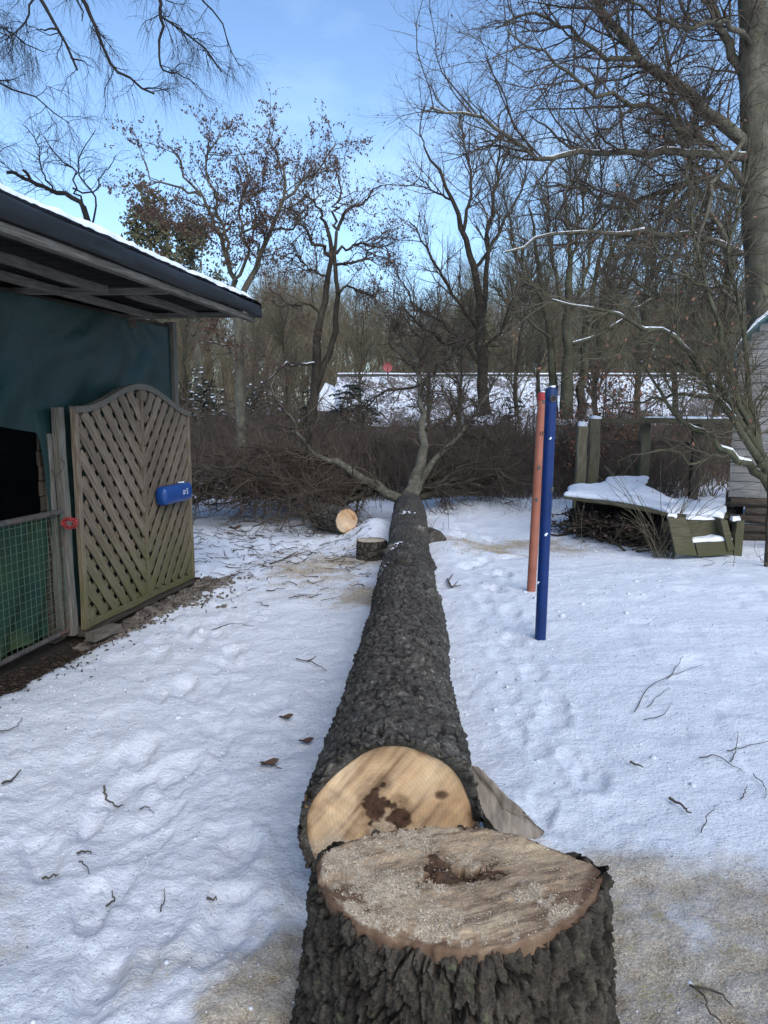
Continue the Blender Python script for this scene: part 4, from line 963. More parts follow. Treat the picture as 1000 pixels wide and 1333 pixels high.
n = 2600; yy_ = 1.3 * np.exp(pr.uniform(0, math.log(9), n)); xx_ = pr.uniform(-.62, .6, n) * (yy_ + .8)
k = (xx_ > PX(yy_) + .1) | (yy_ > 8); k &= ~((np.abs(xx_ - .1) < .35) & (yy_ < 11)); xx_, yy_ = xx_[k], yy_[k]; gz = ground_h(xx_, yy_)
Vb, Fb = chips(np.stack([xx_, yy_, gz + .003], 1), pr.uniform(.001, .0045, len(xx_)) * np.clip(yy_ / 3, .6, 2), pr); tag(mesh_np('bark_crumbs', Vb, Fb, MT['litter'], smooth=False), kind='stuff')

n = 3000; yy_ = 1.5 * np.exp(pr.uniform(0, math.log(8), n)); xx_ = pr.uniform(-.62, .35, n) * (yy_ + .8)
k = (xx_ > PX(yy_) + .3) & ~((np.abs(xx_ - .12) < .33) & (yy_ < 11.3)) & (vnoise(xx_ * 1.3, yy_ * 1.3, 0, 15) > -.25); xx_, yy_ = xx_[k], yy_[k]; gz = ground_h(xx_, yy_)
Vb, Fb = blobs(np.stack([xx_, yy_, gz - .001], 1), pr.uniform(.002, .008, len(xx_)) * np.clip(yy_ / 3, .7, 2) * (1 + 1.2 * (pr.random(len(xx_)) < .05)), pr, .7, 3, 5); tag(mesh_np('snow_crumbs', Vb, Fb, MT['crumb_snow']), kind='stuff')

# broken sticks shed by the crown onto the sawdust
sk = []; r4 = np.random.default_rng(66)
for k in range(330):
    g = G(r4.uniform(255, 500), 690 + abs(r4.normal()) * 38); a = r4.uniform(0, 3.14); L_ = r4.uniform(.04, .26)
    if abs(g[0] - .25) < .42 and g[0] > -.2: continue
    p = [g + np.array([math.cos(a), math.sin(a), 0]) * L_ * q_ + [r4.normal() * .012, r4.normal() * .012, 0] for q_ in (-.5, -.15, .2, .5)]
    for q_ in p: q_[2] = gh(q_[0], q_[1]) + .008 + .02 * r4.random()
    sk.append(limb(p, r4.uniform(.002, .0065), .0018, 6, .003, k))
V, F = tubes(sk, 4); tag(mesh_np('scattered_sticks', V, F, MT['twig']), kind='stuff')

# ------------------------------------------------------------ the two playground posts
def post(name, label, base, topp, r, mat, holes, cat='post'):
    base, topp = np.array(base), np.array(topp); t = thing(name, label, cat, tuple(base)); d = topp - base; Ln = np.linalg.norm(d); d /= Ln
    sx_ = np.array([1, 0, 0]); sy_ = np.cross(d, sx_)
    NT, NL = 32, 40; T, S = np.meshgrid(np.arange(NT) * 2*math.pi / NT, np.linspace(-.15, Ln - .02, NL))
    V = base + S[..., None] * d + r * (np.cos(T)[..., None] * sx_ + np.sin(T)[..., None] * sy_)
    mesh_np('pole', V.reshape(-1, 3), grid_faces(NL, NT, True), mat, t)
    # cap
    prof = [(Ln - .07, r + .003), (Ln - .015, r + .004), (Ln, r - .004), (Ln + .001, .001)]
    V = np.array([base + s_ * d + q_ * (math.cos(a) * sx_ + math.sin(a) * sy_) for s_, q_ in prof for a in np.arange(NT) * 2*math.pi / NT])
    mesh_np('cap', V, grid_faces(4, NT, True), MT['blue_cap'] if mat is MT['blue_paint'] else MT['red_bright'], t)
    Vb, Fb = blobs(np.array([base + d * (Ln + .008), base + d * (Ln + .006) + [.012, 0, 0]]), .018, r_, .5, 5, 8); mesh_np('snow_cap', Vb, Fb, MT['snow'], t)
    # front direction toward the viewer
    f = np.array([0, -1., 0]) + .0 * sx_; f -= d * f.dot(d); f /= np.linalg.norm(f); sd_ = np.cross(d, f)
    for (s_, kind, side) in holes:
        a = side; dr = f * math.cos(a) + sd_ * math.sin(a); c = base + d * s_ + dr * r; tg = np.cross(d, dr)
        if kind == 'ring':
            ring_ = [c + .004 * dr + .021 * (math.cos(q) * tg + math.sin(q) * d) for q in np.linspace(0, 2*math.pi, 25)]
            V, F = tubes([limb(ring_, .004, .004, 32)], 8); mesh_np('eyelet', V, F, MT['rail'], t)
            V = np.array([c + .003 * dr] + [c + .003 * dr + .019 * (math.cos(q) * tg + math.sin(q) * d) for q in np.arange(16) * math.pi / 8]); mesh_np('hole', V, np.array([[0, 1 + i, 1 + (i + 1) % 16] for i in range(16)]), MT['black'], t)
        elif kind == 'square':
            V = []
            for o_ in (.0, .006):
                for (a_, b_) in ((-.014, -.016), (.014, -.016), (.014, .016), (-.014, .016)): V.append(c + dr * (o_ - .002) + tg * a_ + d * b_)
            mesh_np('bracket', np.array(V), np.array([[4, 5, 6, 7], [0, 1, 5, 4], [1, 2, 6, 5], [2, 3, 7, 6], [3, 0, 4, 7]]), MT['rail'], t, smooth=False)
        elif kind == 'snow':
            Vb, Fb = blobs(np.array([c, c + d * .008 + tg * .006]), .009, r_, .8); mesh_np('snow_spot', Vb, Fb, MT['snow'], t)
        elif kind == 'mark':                                # small dark number plate reading 13
            V = []
            def q4(a0, b0, wa, wb, o_): return [c + dr * o_ + tg * (a0 * 1) + d * b0, c + dr * o_ + tg * (a0 + wa) + d * b0, c + dr * o_ + tg * (a0 + wa) + d * (b0 + wb), c + dr * o_ + tg * a0 + d * (b0 + wb)]
            V += q4(-.018, -.016, .006, .034, .004)
            for (a0, b0, wa, wb) in ((-.006, .013, .016, .005), (-.004, -.001, .014, .005), (-.006, -.016, .016, .005), (.006, -.016, .005, .034)): V += q4(a0, b0, wa, wb, .004)
            V = np.array(V); mesh_np('number', V, np.arange(len(V)).reshape(-1, 4), MT['black'], t, smooth=False)
    return t
MT['blue_cap'] = simple('blue_cap', (.006, .02, .07), (.01, .03, .1), 9, .5, 0)
gb = G(703.5, 828); gb[2] = gh(gb[0], gb[1]); gr_ = G(691.5, 768); gr_[2] = gh(gr_[0], gr_[1])
tb = P(718, 505, gb[1] + .02); tr_ = P(706.5, 511, gr_[1] + .02)
post('blue_pole', 'dark blue metal pole standing in the snow, nearer of the pair', gb, tb, .040, MT['blue_paint'],
     [(np.linalg.norm(tb - gb) - .075, 'ring', .15), (np.linalg.norm(tb - gb) - .355, 'snow', -.1), (.775, 'snow', -.1), (1.1, 'square', .9), (.42, 'snow', -1.2)])
Lr = np.linalg.norm(tr_ - gr_)
post('red_pole', 'faded red metal pole standing just behind the blue one', gr_, tr_, .040, MT['red_paint'],
     [(Lr - .08, 'square', .2), (Lr - .36, 'mark', .15), (Lr - .66, 'square', .0), (Lr - .95, 'square', -.2)])
# ------------------------------------------------------------ low snow-covered timber platform on the right
plat = thing('timber_platform', 'low broken timber platform under thick snow with dark brushwood stacked beneath, right', 'platform', (3.1, 9.5, 0))
def snow_slab(name, poly, thick, parent, seed, sag=.0, zoff=0):
    """lumpy snow lying on a flat polygon (world xyz corners, ccw)"""
    poly = np.array(poly); c = poly.mean(0); D = densify(poly, 10); rings = []
    for s_, h in ((.01, 1), (.3, 1), (.55, 1.), (.78, .97), (.9, .85), (.97, .55), (1.005, .2), (.99, -.12)):
        q_ = c + (D - c) * s_; e = fbm(q_[:, 0] * 4, q_[:, 1] * 4, seed, 4, seed)
        q_ = q_ + (D - c) / (np.linalg.norm(D - c, axis=1, keepdims=True) + 1e-6) * (.02 * fbm(q_[:, :1] * 7, q_[:, 1:2] * 7, seed, 3)) * (s_ > .8)
        q_[:, 2] += thick * h * (1 + .4 * e + .2 * fbm(q_[:, 0] * 13, q_[:, 1] * 13, seed, 3)) + zoff; rings.append(q_)
    return mesh_np(name, np.concatenate(rings), grid_faces(8, len(D), True), MT['snow'], parent)
# planks of the deck: left pieces overhang, seen edge-on
dk = [((738, 647, 10.0), (792, 655, 9.6)), ((775, 652, 9.7), (842, 661, 9.2)), ((800, 655, 9.35), (880, 671, 8.85)), ((860, 668, 8.9), (940, 676, 8.7))]
for i, (a, b) in enumerate(dk):
    beam('plank', P(*a), P(*b), .16, .035, MT['mossy_wood'], plat, seg=6)
    a2, b2 = (a[0] + 6, a[1] - 5, a[2] + .35), (b[0] + 6, b[1] - 5, b[2] + .35); beam('plank', P(*a2), P(*b2), .30, .035, MT['mossy_wood'], plat, seg=6)
    a2, b2 = (a[0] + 12, a[1] - 9, a[2] + .8), (b[0] + 12, b[1] - 9, b[2] + .8); beam('plank', P(*a2), P(*b2), .30, .035, MT['mossy_wood'], plat, seg=6)
s1 = snow_slab('snow_cover', [P(733, 645, 9.95), P(790, 651, 9.65), P(835, 659, 9.25), P(870, 668, 8.85), P(905, 668, 9.4), P(850, 640, 10.3), P(800, 630, 10.9), P(745, 632, 10.9)], .06, plat, 3)
s2 = snow_slab('snow_cover', [P(868, 671, 8.85), P(940, 677, 8.70), P(948, 662, 9.3), P(900, 656, 9.9), P(850, 650, 10.2)], .07, plat, 4)
s3 = snow_slab('snow_cover', [P(785, 633, 11), P(840, 632, 11), P(845, 622, 11.8), P(790, 622, 11.8)], .035, plat, 6)
# supports, near-black backing painted as the shade below, and brush
for i in range(5):
    a = P(745 + i * 30, 662 + i * 4, 10.2 - i * .32); b = P(748 + i * 30, 690 + i * 8, 10.2 - i * .32); b[2] = -.05
    beam('support', a, b, .07, .07, MT['dark_wood'], plat, seg=3)
beam('shade_backing', P(750, 665, 10.6) * [1, 1, 0] + [0, 0, .25], P(880, 690, 9.5) * [1, 1, 0] + [0, 0, .2], .03, .5, MT['shade_black'], plat, seg=4)
beam('shade_backing', P(880, 690, 9.45) * [1, 1, 0] + [0, 0, .2], P(965, 690, 9.45) * [1, 1, 0] + [0, 0, .2], .03, .5, MT['shade_black'], plat, seg=4)
br = np.random.default_rng(31); seeds = []
for k in range(170):
    t = br.random(); a = G(745 + 125 * t, 694 + 26 * t) + [br.normal() * .15, br.uniform(0, .5), 0]; a[2] = br.uniform(.0, .28) * (1 - .2 * t)
    d = np.array([br.normal(), br.normal() * .5, br.normal() * .25]); d /= np.linalg.norm(d); L_ = br.uniform(.2, .5)
    seeds.append(limb([a - d * L_ / 2, a + br.normal(size=3) * .02, a + d * L_ / 2], .014, .006, 5, .008, k))
b1 = spawn(seeds, 900, (.1, .3), (20, 80), .005, br, 4, .3); 
Vb, Fb = tubes(seeds, 5); V2, F2 = tubes([b1], 3); V2[:, 2] = np.maximum(V2[:, 2], 0)
mesh_np('brushwood', np.concatenate([Vb, V2]), np.concatenate([Fb, F2 + len(Vb)]), MT['dark_bark'], plat, kind='stuff')
Vl, Fl_ = leaf_cards([b1], 900, .05, br, .2); mesh_np('dead_leaves', Vl, Fl_, MT['leaf_brown'], plat, kind='stuff')
# steps of mossy timber at the near end
stp = thing('timber_steps', 'mossy green timber steps with snow on the treads, in front of the cabin', 'steps', tuple(G(910, 722)))
Yq = 8.35
def PX_(px, py, d=0): return P(px, py, Yq + d)
def quad_board(name, pts, d, th, parent, mat='mossy_wood'):
    """outline given by its corners in the plane y = Yq + d"""
    W_ = [P(a, b, Yq + d) for a, b in pts]; o0 = W_[0]
    return prism(name, [((w_ - o0)[0], (w_ - o0)[2]) for w_ in W_], o0, (1, 0, 0), (0, 0, 1), (0, 1, 0), th, MT[mat], parent, .004)
quad_board('side_board', [(869, 672), (893, 674), (908, 724), (880, 722)], 0, .05, stp)
quad_board('riser', [(893, 675), (941, 677), (943, 701), (898, 701)], .16, .04, stp)
quad_board('riser', [(905, 707), (953, 704), (955, 722), (909, 725)], .02, .04, stp)
quad_board('side_board', [(938, 676), (947, 677), (957, 716), (948, 718)], .0, .3, stp)
snow_slab('snow_cover', [PX_(900, 706, .03), PX_(953, 703, .03), PX_(950, 699, .2), PX_(898, 701, .2)], .035, stp, 8)
snow_slab('snow_cover', [PX_(892, 676, .14), PX_(940, 677, .14), PX_(938, 673, .3), PX_(893, 672, .3)], .03, stp, 9)
snow_slab('snow_cover', [PX_(868, 674, 0), PX_(880, 674, 0), PX_(880, 671, .1), PX_(870, 671, .1)], .03, stp, 10)
stub = thing('short_post', 'short snow-capped timber post beside the mossy steps', 'post', tuple(G(958, 716)))
a = P(958, 716, 8.5); beam('timber', [a[0], a[1], -.05], [a[0] + .01, a[1], P(958, 677, 8.5)[2]], .11, .09, MT['mossy_wood'], stub, seg=5)
t_ = P(958, 677, 8.5); snow_slab('snow_cap', [t_ + [-.055, -.05, 0], t_ + [.06, -.05, 0], t_ + [.06, .05, 0], t_ + [-.055, .05, 0]], .045, stub, 12)
for z_, k in ((0, 0),):
    lad = thing('grey_ladder', 'small grey rack of dark rods sticking out of the snow behind the platform', 'rack', tuple(P(865, 640, 10.6)))
    for q_ in range(8): beam('rung', P(848 + q_ * 4, 630, 10.9), P(846 + q_ * 4, 640, 10.5), .012, .012, MT['dark_wood'], lad, seg=1, warp=0, jit=0, bev=.001)
    beam('bar', P(845, 631, 10.9), P(878, 632, 10.9), .014, .014, MT['dark_wood'], lad, seg=1, bev=.001); beam('bar', P(843, 639, 10.5), P(877, 641, 10.5), .014, .014, MT['dark_wood'], lad, seg=1, bev=.001)

# ------------------------------------------------------------ timber frame behind
frame = thing('pergola', 'weathered post-and-beam garden frame with two thick posts at its left end', 'timber frame', tuple(P(830, 620, 12.2) * [1, 1, 0]))
def vpost(px, top_, wpx, Yd, name='post', mat='post_wood', parent=None, lean=0):
    a = P(px, top_, Yd); b = a.copy(); b[2] = -.1; b[0] += lean; beam(name, b, a, wpx * Yd / 1000 * 1.02, .11, MT[mat], parent, seg=8, up=(0, 1, 0), warp=.008); return a
tp_ = vpost(759, 555, 12, 11.6, parent=frame, lean=-.04); snow_slab('snow_cap', [tp_ + [-.07, -.05, 0], tp_ + [.07, -.05, 0], tp_ + [.07, .05, 0], tp_ + [-.07, .05, 0]], .05, frame, 21)
tp_ = vpost(775, 545, 13, 11.9, parent=frame, lean=-.02); snow_slab('snow_cap', [tp_ + [-.07, -.05, 0], tp_ + [.07, -.05, 0], tp_ + [.07, .05, 0], tp_ + [-.07, .05, 0]], .04, frame, 22)
vpost(841, 542, 12, 12.4, parent=frame); vpost(908, 545, 10, 12.6, parent=frame, mat='dark_wood')
beam('rail', P(781, 547, 12.0), P(955, 549, 12.6), .10, .09, MT['mossy_wood'], frame, seg=12, warp=.01)
beam('rail', P(781, 575, 12.3), P(900, 578, 12.7), .05, .06, MT['dark_wood'], frame, seg=8)
sl_ = [P(840, 545.5, 12.2), P(952, 546.5, 12.55), P(952, 544, 12.65), P(840, 543, 12.3)]; snow_slab('snow_cover', sl_, .018, frame, 23)

# ------------------------------------------------------------ playhouse cabin at the right edge
YC = 9.3
cab = thing('wooden_cabin', 'grey boarded wooden cabin with a rounded teal roof edge, at the right edge', 'cabin', tuple(P(1010, 690, YC) * [1, 1, 0]))
cab0 = P(951, 600, YC); E1 = np.array([.92, -.39, 0]); E2 = np.array([.47, .88, 0]); x0 = 0.; x1 = 2.1
def cw(p): return np.array([cab0[0], YC, 0]) + E1 * p[0] + E2 * (p[1] - YC) + np.array([0, 0, p[2]])
zt = lambda py: P(1000, py, YC)[2]
def arch(x): q_ = (x - x0 + .05) / .75; return zt(470) + .62 * math.sin(min(1, max(0, q_)) ** .75 * math.pi / 2) if q_ < 1 else zt(470) + .62
zb_, ztop_ = zt(647), None
z_ = zb_; k = 0
while z_ < zt(470) + .62:
    h = .098; zz_ = z_ + h / 2; xs_ = x0 + .002 * (k % 3)
    if zz_ > zt(470): 
        q_ = min(1, (zz_ - zt(470)) / .62); xs_ = x0 - .05 + .75 * (math.asin(q_) / (math.pi/2)) ** (1/.75) + .04
    if xs_ < x1 - .2: beam('wall_board', cw([xs_, YC + .012 * (k % 2), zz_]), cw([x1, YC + .012 * (k % 2), zz_]), .022, h - .004, MT['grey_wood'] if zz_ < zt(560) or k % 3 else MT['grey_wood'], cab, seg=10, warp=.004)
    z_ += h; k += 1
for k in range(24): beam('wall_board', cw([x0 + .012, YC + .05 + k * .1, zb_]), cw([x0 + .012, YC + .05 + k * .1, zt(478)]), .10, .02, MT['grey_wood'], cab, up=(.88, -.47, 0), seg=4)
# curved roof: boards laid round the arch, each its own part
arc = [(x0 - .05 + .75 * t, arch(x0 - .05 + .75 * t)) for t in np.linspace(0, 1, 12)]; arc = [(x0 - .09, zt(478) - .06)] + arc + [(x1, zt(470) + .62)]
for i in range(len(arc) - 1):
    (xa, za), (xb, zb2) = arc[i], arc[i + 1]; ln_ = math.hypot(xb - xa, zb2 - za); cx_, cz_ = (xa + xb) / 2, (za + zb2) / 2
    beam('roof_board', cw([cx_, YC - .16, cz_]), cw([cx_, YC + 2.4, cz_]), ln_ * 1.0, .03, MT['teal_board'], cab, up=(-(zb2 - za) * .92, (zb2 - za) * .39, xb - xa), seg=3, seed=i)
V = []
for i, (xa, za) in enumerate([(a + .3 * 0, b) for a, b in arc]):
    for dy in (-.17, 2.4):
        n_ = (-.5 if i < 5 else -.15, .0, .9); V.append([xa + n_[0] * .03, YC + dy, za + .02 + .0]); 
V = []
for i, t in enumerate(np.linspace(0, len(arc) - 1.001, 60)):
    k = int(t); f = t - k; xa = arc[k][0] * (1 - f) + arc[k+1][0] * f; za = arc[k][1] * (1 - f) + arc[k+1][1] * f
    th_ = .035 * sstep(2, 6, t) * (1 + .4 * float(vnoise(t * 1.7, 0, 0, 9)))
    V += [[xa, YC - .175, za + .017], [xa - .01, YC - .18, za + .02 + th_], [xa, YC - .10, za + .025 + th_ * 1.2], [xa, YC + 2.4, za + .025 + th_ * 1.2]]
mesh_np('roof_snow', np.array([cw(p) for p in V]), grid_faces(60, 4), MT['snow'], cab)
V = [[x0 + .03, YC + .04, zb_], [x1, YC + .04, zb_], [x1, YC + .04, zt(470) + .5]] + [[a + .05, YC + .04, b - .05] for a, b in arc[::-1][1:-1]]; 
me_ = mesh_np('gable_panel', np.array([cw(p) for p in V]), [np.array([[0, i, i + 1]]) for i in range(1, len(V) - 1)], MT['teal_board'], cab, smooth=False)
# dark plinth of old logs, uneven and broken
for k in range(5):
    zq = zb_ - .05 - k * .105
    beam('plinth_log', cw([x0 + .03 + .12 * (k == 1) + .05 * (k % 2), YC - .02, zq]), cw([x1, YC - .02, zq + .01]), .12, .10, MT['dark_wood'], cab, seg=12, warp=.012, bev=.03, jit=.006)
for k, zq in enumerate((zb_ - .04, zb_ - .26)): beam('plinth_log', cw([x0 + .02, YC + .1, zq]), cw([x0 + .02, YC + 2.4, zq]), .12, .2, MT['dark_wood'], cab, seg=4, bev=.02)
sp_ = thing('thin_post', 'dark round post rising from the snow at the right edge below the cabin', 'post', tuple(P(997, 738, 7.9)))
V, F = tubes([limb([P(998, 745, 7.9), P(1000, 690, 7.9), P(1003, 600, 7.9)], .028, .022, 8, .004)], 8, .03); mesh_np('stem', V, F, MT['dark_bark'], sp_)

# ------------------------------------------------------------ the snowy-roofed bungalow beyond
YH = 36.
hs = thing('bungalow', 'long low bungalow with a snow-covered roof far behind the felled crown', 'house', tuple(P(700, 560, YH) * [1, 1, 0] + [0, 0, -1.5]))
rz = P(500, 490, YH + 4)[2]; ez = P(500, 556, YH)[2]; xL, xR = P(424, 560, YH)[0], P(1120, 560, YH)[0]; xRl = P(440, 490, YH + 4)[0]
def roofpt(u, v, o=0): # u along, v up the slope
    x_ = xL + (xR - xL) * u + (xRl - xL) * v * (1 - u); return [x_, YH + 4 * v - o * .3, ez + (rz - ez) * v + o]
n_, m_ = 180, 26; V = [roofpt(i / (n_-1), j_ / (m_-1), .06 + .05 * float(v_)) for i in range(n_) for j_, v_ in zip(range(m_), vnoise(np.full(m_, i * .35), np.arange(m_) * .6, 0, 13))]
MT['tile_snow'] = None
def tile_snow():
    m, n, b = M_('tile_snow'); t = tex(n, .42, 8, .8); t2 = tex(n, 9, 5, .7, stretch=(1, .35, 1)); 
    a = nd(n, 'ShaderNodeMath', operation='MULTIPLY_ADD'); a.inputs[1].default_value = .6; n.links.new(t2.outputs['Fac'], a.inputs[0]); n.links.new(t.outputs['Fac'], a.inputs[2])
    c = ramp(n, a.outputs[0], [(.72, (.80, .83, .88)), (.79, (.66, .69, .74)), (.83, (.14, .125, .115))]); n.links.new(c, b.inputs['Base Color']); bump(n, b, a.outputs[0], .5, .05); return m
MT['tile_snow'] = tile_snow()
mesh_np('roof_slope', np.array(V), grid_faces(n_, m_), MT['tile_snow'], hs)
V = [roofpt(i / 59, j_, -.02) for i in range(60) for j_ in (0, 1)]; mesh_np('roof_deck', np.array(V), grid_faces(60, 2), MT['roof_tile'], hs)
V = [[p[0], p[1] + 8 * (j_ > 0) * 0 + (8.2 if j_ else .1), p[2] - (rz - ez if j_ else 0)] for i in range(20) for j_, p in ((0, roofpt(i / 19, 1, 0)), (1, roofpt(i / 19, 1, 0)))]
mesh_np('roof_slope', np.array(V), grid_faces(20, 2), MT['tile_snow'], hs)
beam('ridge', np.array(roofpt(0, 1, .05)), np.array(roofpt(1, 1, .05)), .3, .10, MT['roof_tile'], hs, seg=20, warp=.01)
beam('ridge_snow', np.array(roofpt(0, 1, .14)), np.array(roofpt(1, 1, .14)), .28, .06, MT['snow'], hs, seg=30, warp=.02)
beam('gutter', np.array(roofpt(0, 0, -.05)) - [0, .15, 0], np.array(roofpt(1, 0, -.05)) - [0, .15, 0], .14, .12, MT['dark_wood'], hs, seg=6)
beam('wall', [xL + .5, YH + .7, (ez - 1.5) / 2], [xR - .5, YH + .7, (ez - 1.5) / 2], .3, ez + 1.4, MT['render_wall'], hs, seg=4)
beam('wall', [xL + .55, YH + .9, (ez - 1.5) / 2], [xL + .55, YH + 8, (ez - 1.5) / 2], .3, ez + 1.4, MT['render_wall'], hs, seg=4)
for px in (620, 690, 780, 870, 940):
    a = P(px, 570, YH + .5); a[2] = (ez - .9) / 2 + .1
    f_ = beam('window', a - [.55, 0, 0], a + [.55, 0, 0], .08, 1.1, MT['white'], hs, seg=1); beam('pane', a - [.48, .05, 0], a + np.array([.48, -.05, 0]), .03, .96, MT['glass'], f_, seg=1)
# little white-roofed gable to its left
gb_ = thing('snowy_gable', 'small snow-covered gable left of the bungalow roof, behind the dark trunks', 'shed', tuple(P(415, 540, 30) * [1, 1, 0] + [0, 0, -1.3]))
o0 = P(404, 536, 30)
pts_ = [(P(a, b, 30) - o0)[[0, 2]] for a, b in ((404, 534), (424, 498), (436, 512), (436, 536))]
prism('roof_slope', pts_, o0, (1, 0, 0), (0, 0, 1), (0, 1, 0), 4, MT['snow'], gb_)
a = P(405, 541, 30); b = P(437, 541, 30); beam('gutter', a, b, .15, .16, MT['roof_tile'], gb_); c_ = (a + b) / 2
beam('wall', [a[0] + .1, 30.5, (a[2] - 1.4) / 2], [b[0] - .05, 30.5, (a[2] - 1.4) / 2], .2, a[2] + 1.2, MT['render_wall'], gb_)
# low snowy shed roof at right centre
sh = thing('low_shed', 'low garden shed with a snowy roof behind the thicket left of the poles', 'shed', tuple(P(680, 580, 24) * [1, 1, 0]))
a, b, c_, d_ = P(655, 568, 23), P(704, 567, 23), P(704, 545, 25), P(664, 546, 25)
snow_slab('snow_cover', [a, b, c_, d_], .10, sh, 14, zoff=.02)
beam('gutter', a - [0, .05, .06], b - [0, .05, .06], .1, .1, MT['dark_wood'], sh); beam('wall', [a[0] + .1, 23.4, (a[2] - .2) / 2], [b[0] - .1, 23.4, (a[2] - .2) / 2], .1, a[2] + .1, MT['dark_wood'], sh)
prism('roof_deck', [(0, 0), (1, 0), (1, 1), (0, 1)], a - [0, 0, .02], b - a, d_ - a, (0, 0, -1), .06, MT['roof_tile'], sh)
# red disc on its mast
ds = thing('red_dish', 'round dull red dish on a short mast above the bungalow ridge', 'dish', tuple(P(505, 489, 39)))
c_ = P(505, 478, 39); V = []
for r_q, o_ in ((.01, .05), (.10, .045), (.18, .02), (.235, -.02), (.24, -.03)):
    for a in np.arange(28) * 2*math.pi / 28: V.append([c_[0] + r_q * math.cos(a), c_[1] + o_, c_[2] + r_q * math.sin(a)])
MT['dish'] = simple('dish', (.28, .07, .07), (.36, .11, .11), 3, .7, 0)
mesh_np('reflector', np.array(V), grid_faces(5, 28, True), MT['dish'], ds)
tube_part('mast', [c_ + [0, .08, 0], c_ + [0, .08, -.65]], .04, MT['rail'], ds, 8, 4); tube_part('feed_arm', [c_ + [0, .0, -.22], c_ + [0, -.2, -.1], c_ + [0, -.25, 0]], .015, MT['rail'], ds, 6, 6)
# ------------------------------------------------------------ trees
def join(*vf):
    V, F, b = [], [], 0
    for v, f in vf: V.append(v); F.append(f + b); b += len(v)
    return np.concatenate(V), np.concatenate(F)
def build_tree(name, label, root, trunks, limbs, levels, leafn=0, leafs=.06, mat='dark_bark', tmat='twig', lmat='leaf_brown', seed=0, group=None, cat='tree', snow=(), rmin=.005, leaf_from=-1, droop=.5):
    t = thing(name, label, cat, tuple(root), group); r = np.random.default_rng(seed)
    Vb, Fb = tubes(trunks, 12, .05, seed); mesh_np('trunk', Vb, Fb, MT[mat], t)
    for i, b in enumerate(limbs):
        Vb, Fb = tubes([b], 8, .05, seed + i); mesh_np('limb', Vb, Fb, MT[mat], t)
    par = list(limbs) + ([] if limbs else list(trunks)); first = par; allb = []; last = None
    for i, (n, ln, an, rad, K, wan, trop, t0) in enumerate(levels):
        src = par if i == 0 else [last] + ([allb[0]] if i == 2 and False else [])
        last = spawn(src, n, ln, an, rad, r, K, wan, trop, t0); allb.append(last)
    parts = [tubes([b], 4 if i == 0 else 3) for i, b in enumerate(allb)]
    V, F = join(*parts); mesh_np('crown', V, F, MT[tmat], t, kind='stuff')
    if leafn:
        V, F = leaf_cards([allb[leaf_from]], leafn, leafs, r, droop); mesh_np('leaves', V, F, MT[lmat], t, kind='stuff')
    for i in snow:
        pts, rad = limbs[i]; p = pts.copy(); p[..., 2] += rad * .70; rr = rad * .58
        k = np.random.default_rng(i).random(rr.shape); rr = rr * np.where(k < .25, .2, .6 + .6 * np.random.default_rng(i + 9).random(rr.shape))
        V, F = tubes([(p, rr)], 8, .08, i); mesh_np('snow_line', V, F, MT['snow'], t)
    return t, allb
def LB(pts, r0, r1, n=16, jit=.02, seed=0): return limb(W(pts), r0, r1, n, jit, seed)
def zero(p): q = np.array(p, float); q[2] = 0; return q

MT['black_bark'] = bark('black_bark', (.010, .009, .008), (.022, .019, .017), (.05, .045, .04), 12)
MT['black_twig'] = simple('black_twig', (.014, .011, .010), (.035, .028, .024), 6, .8, 0)
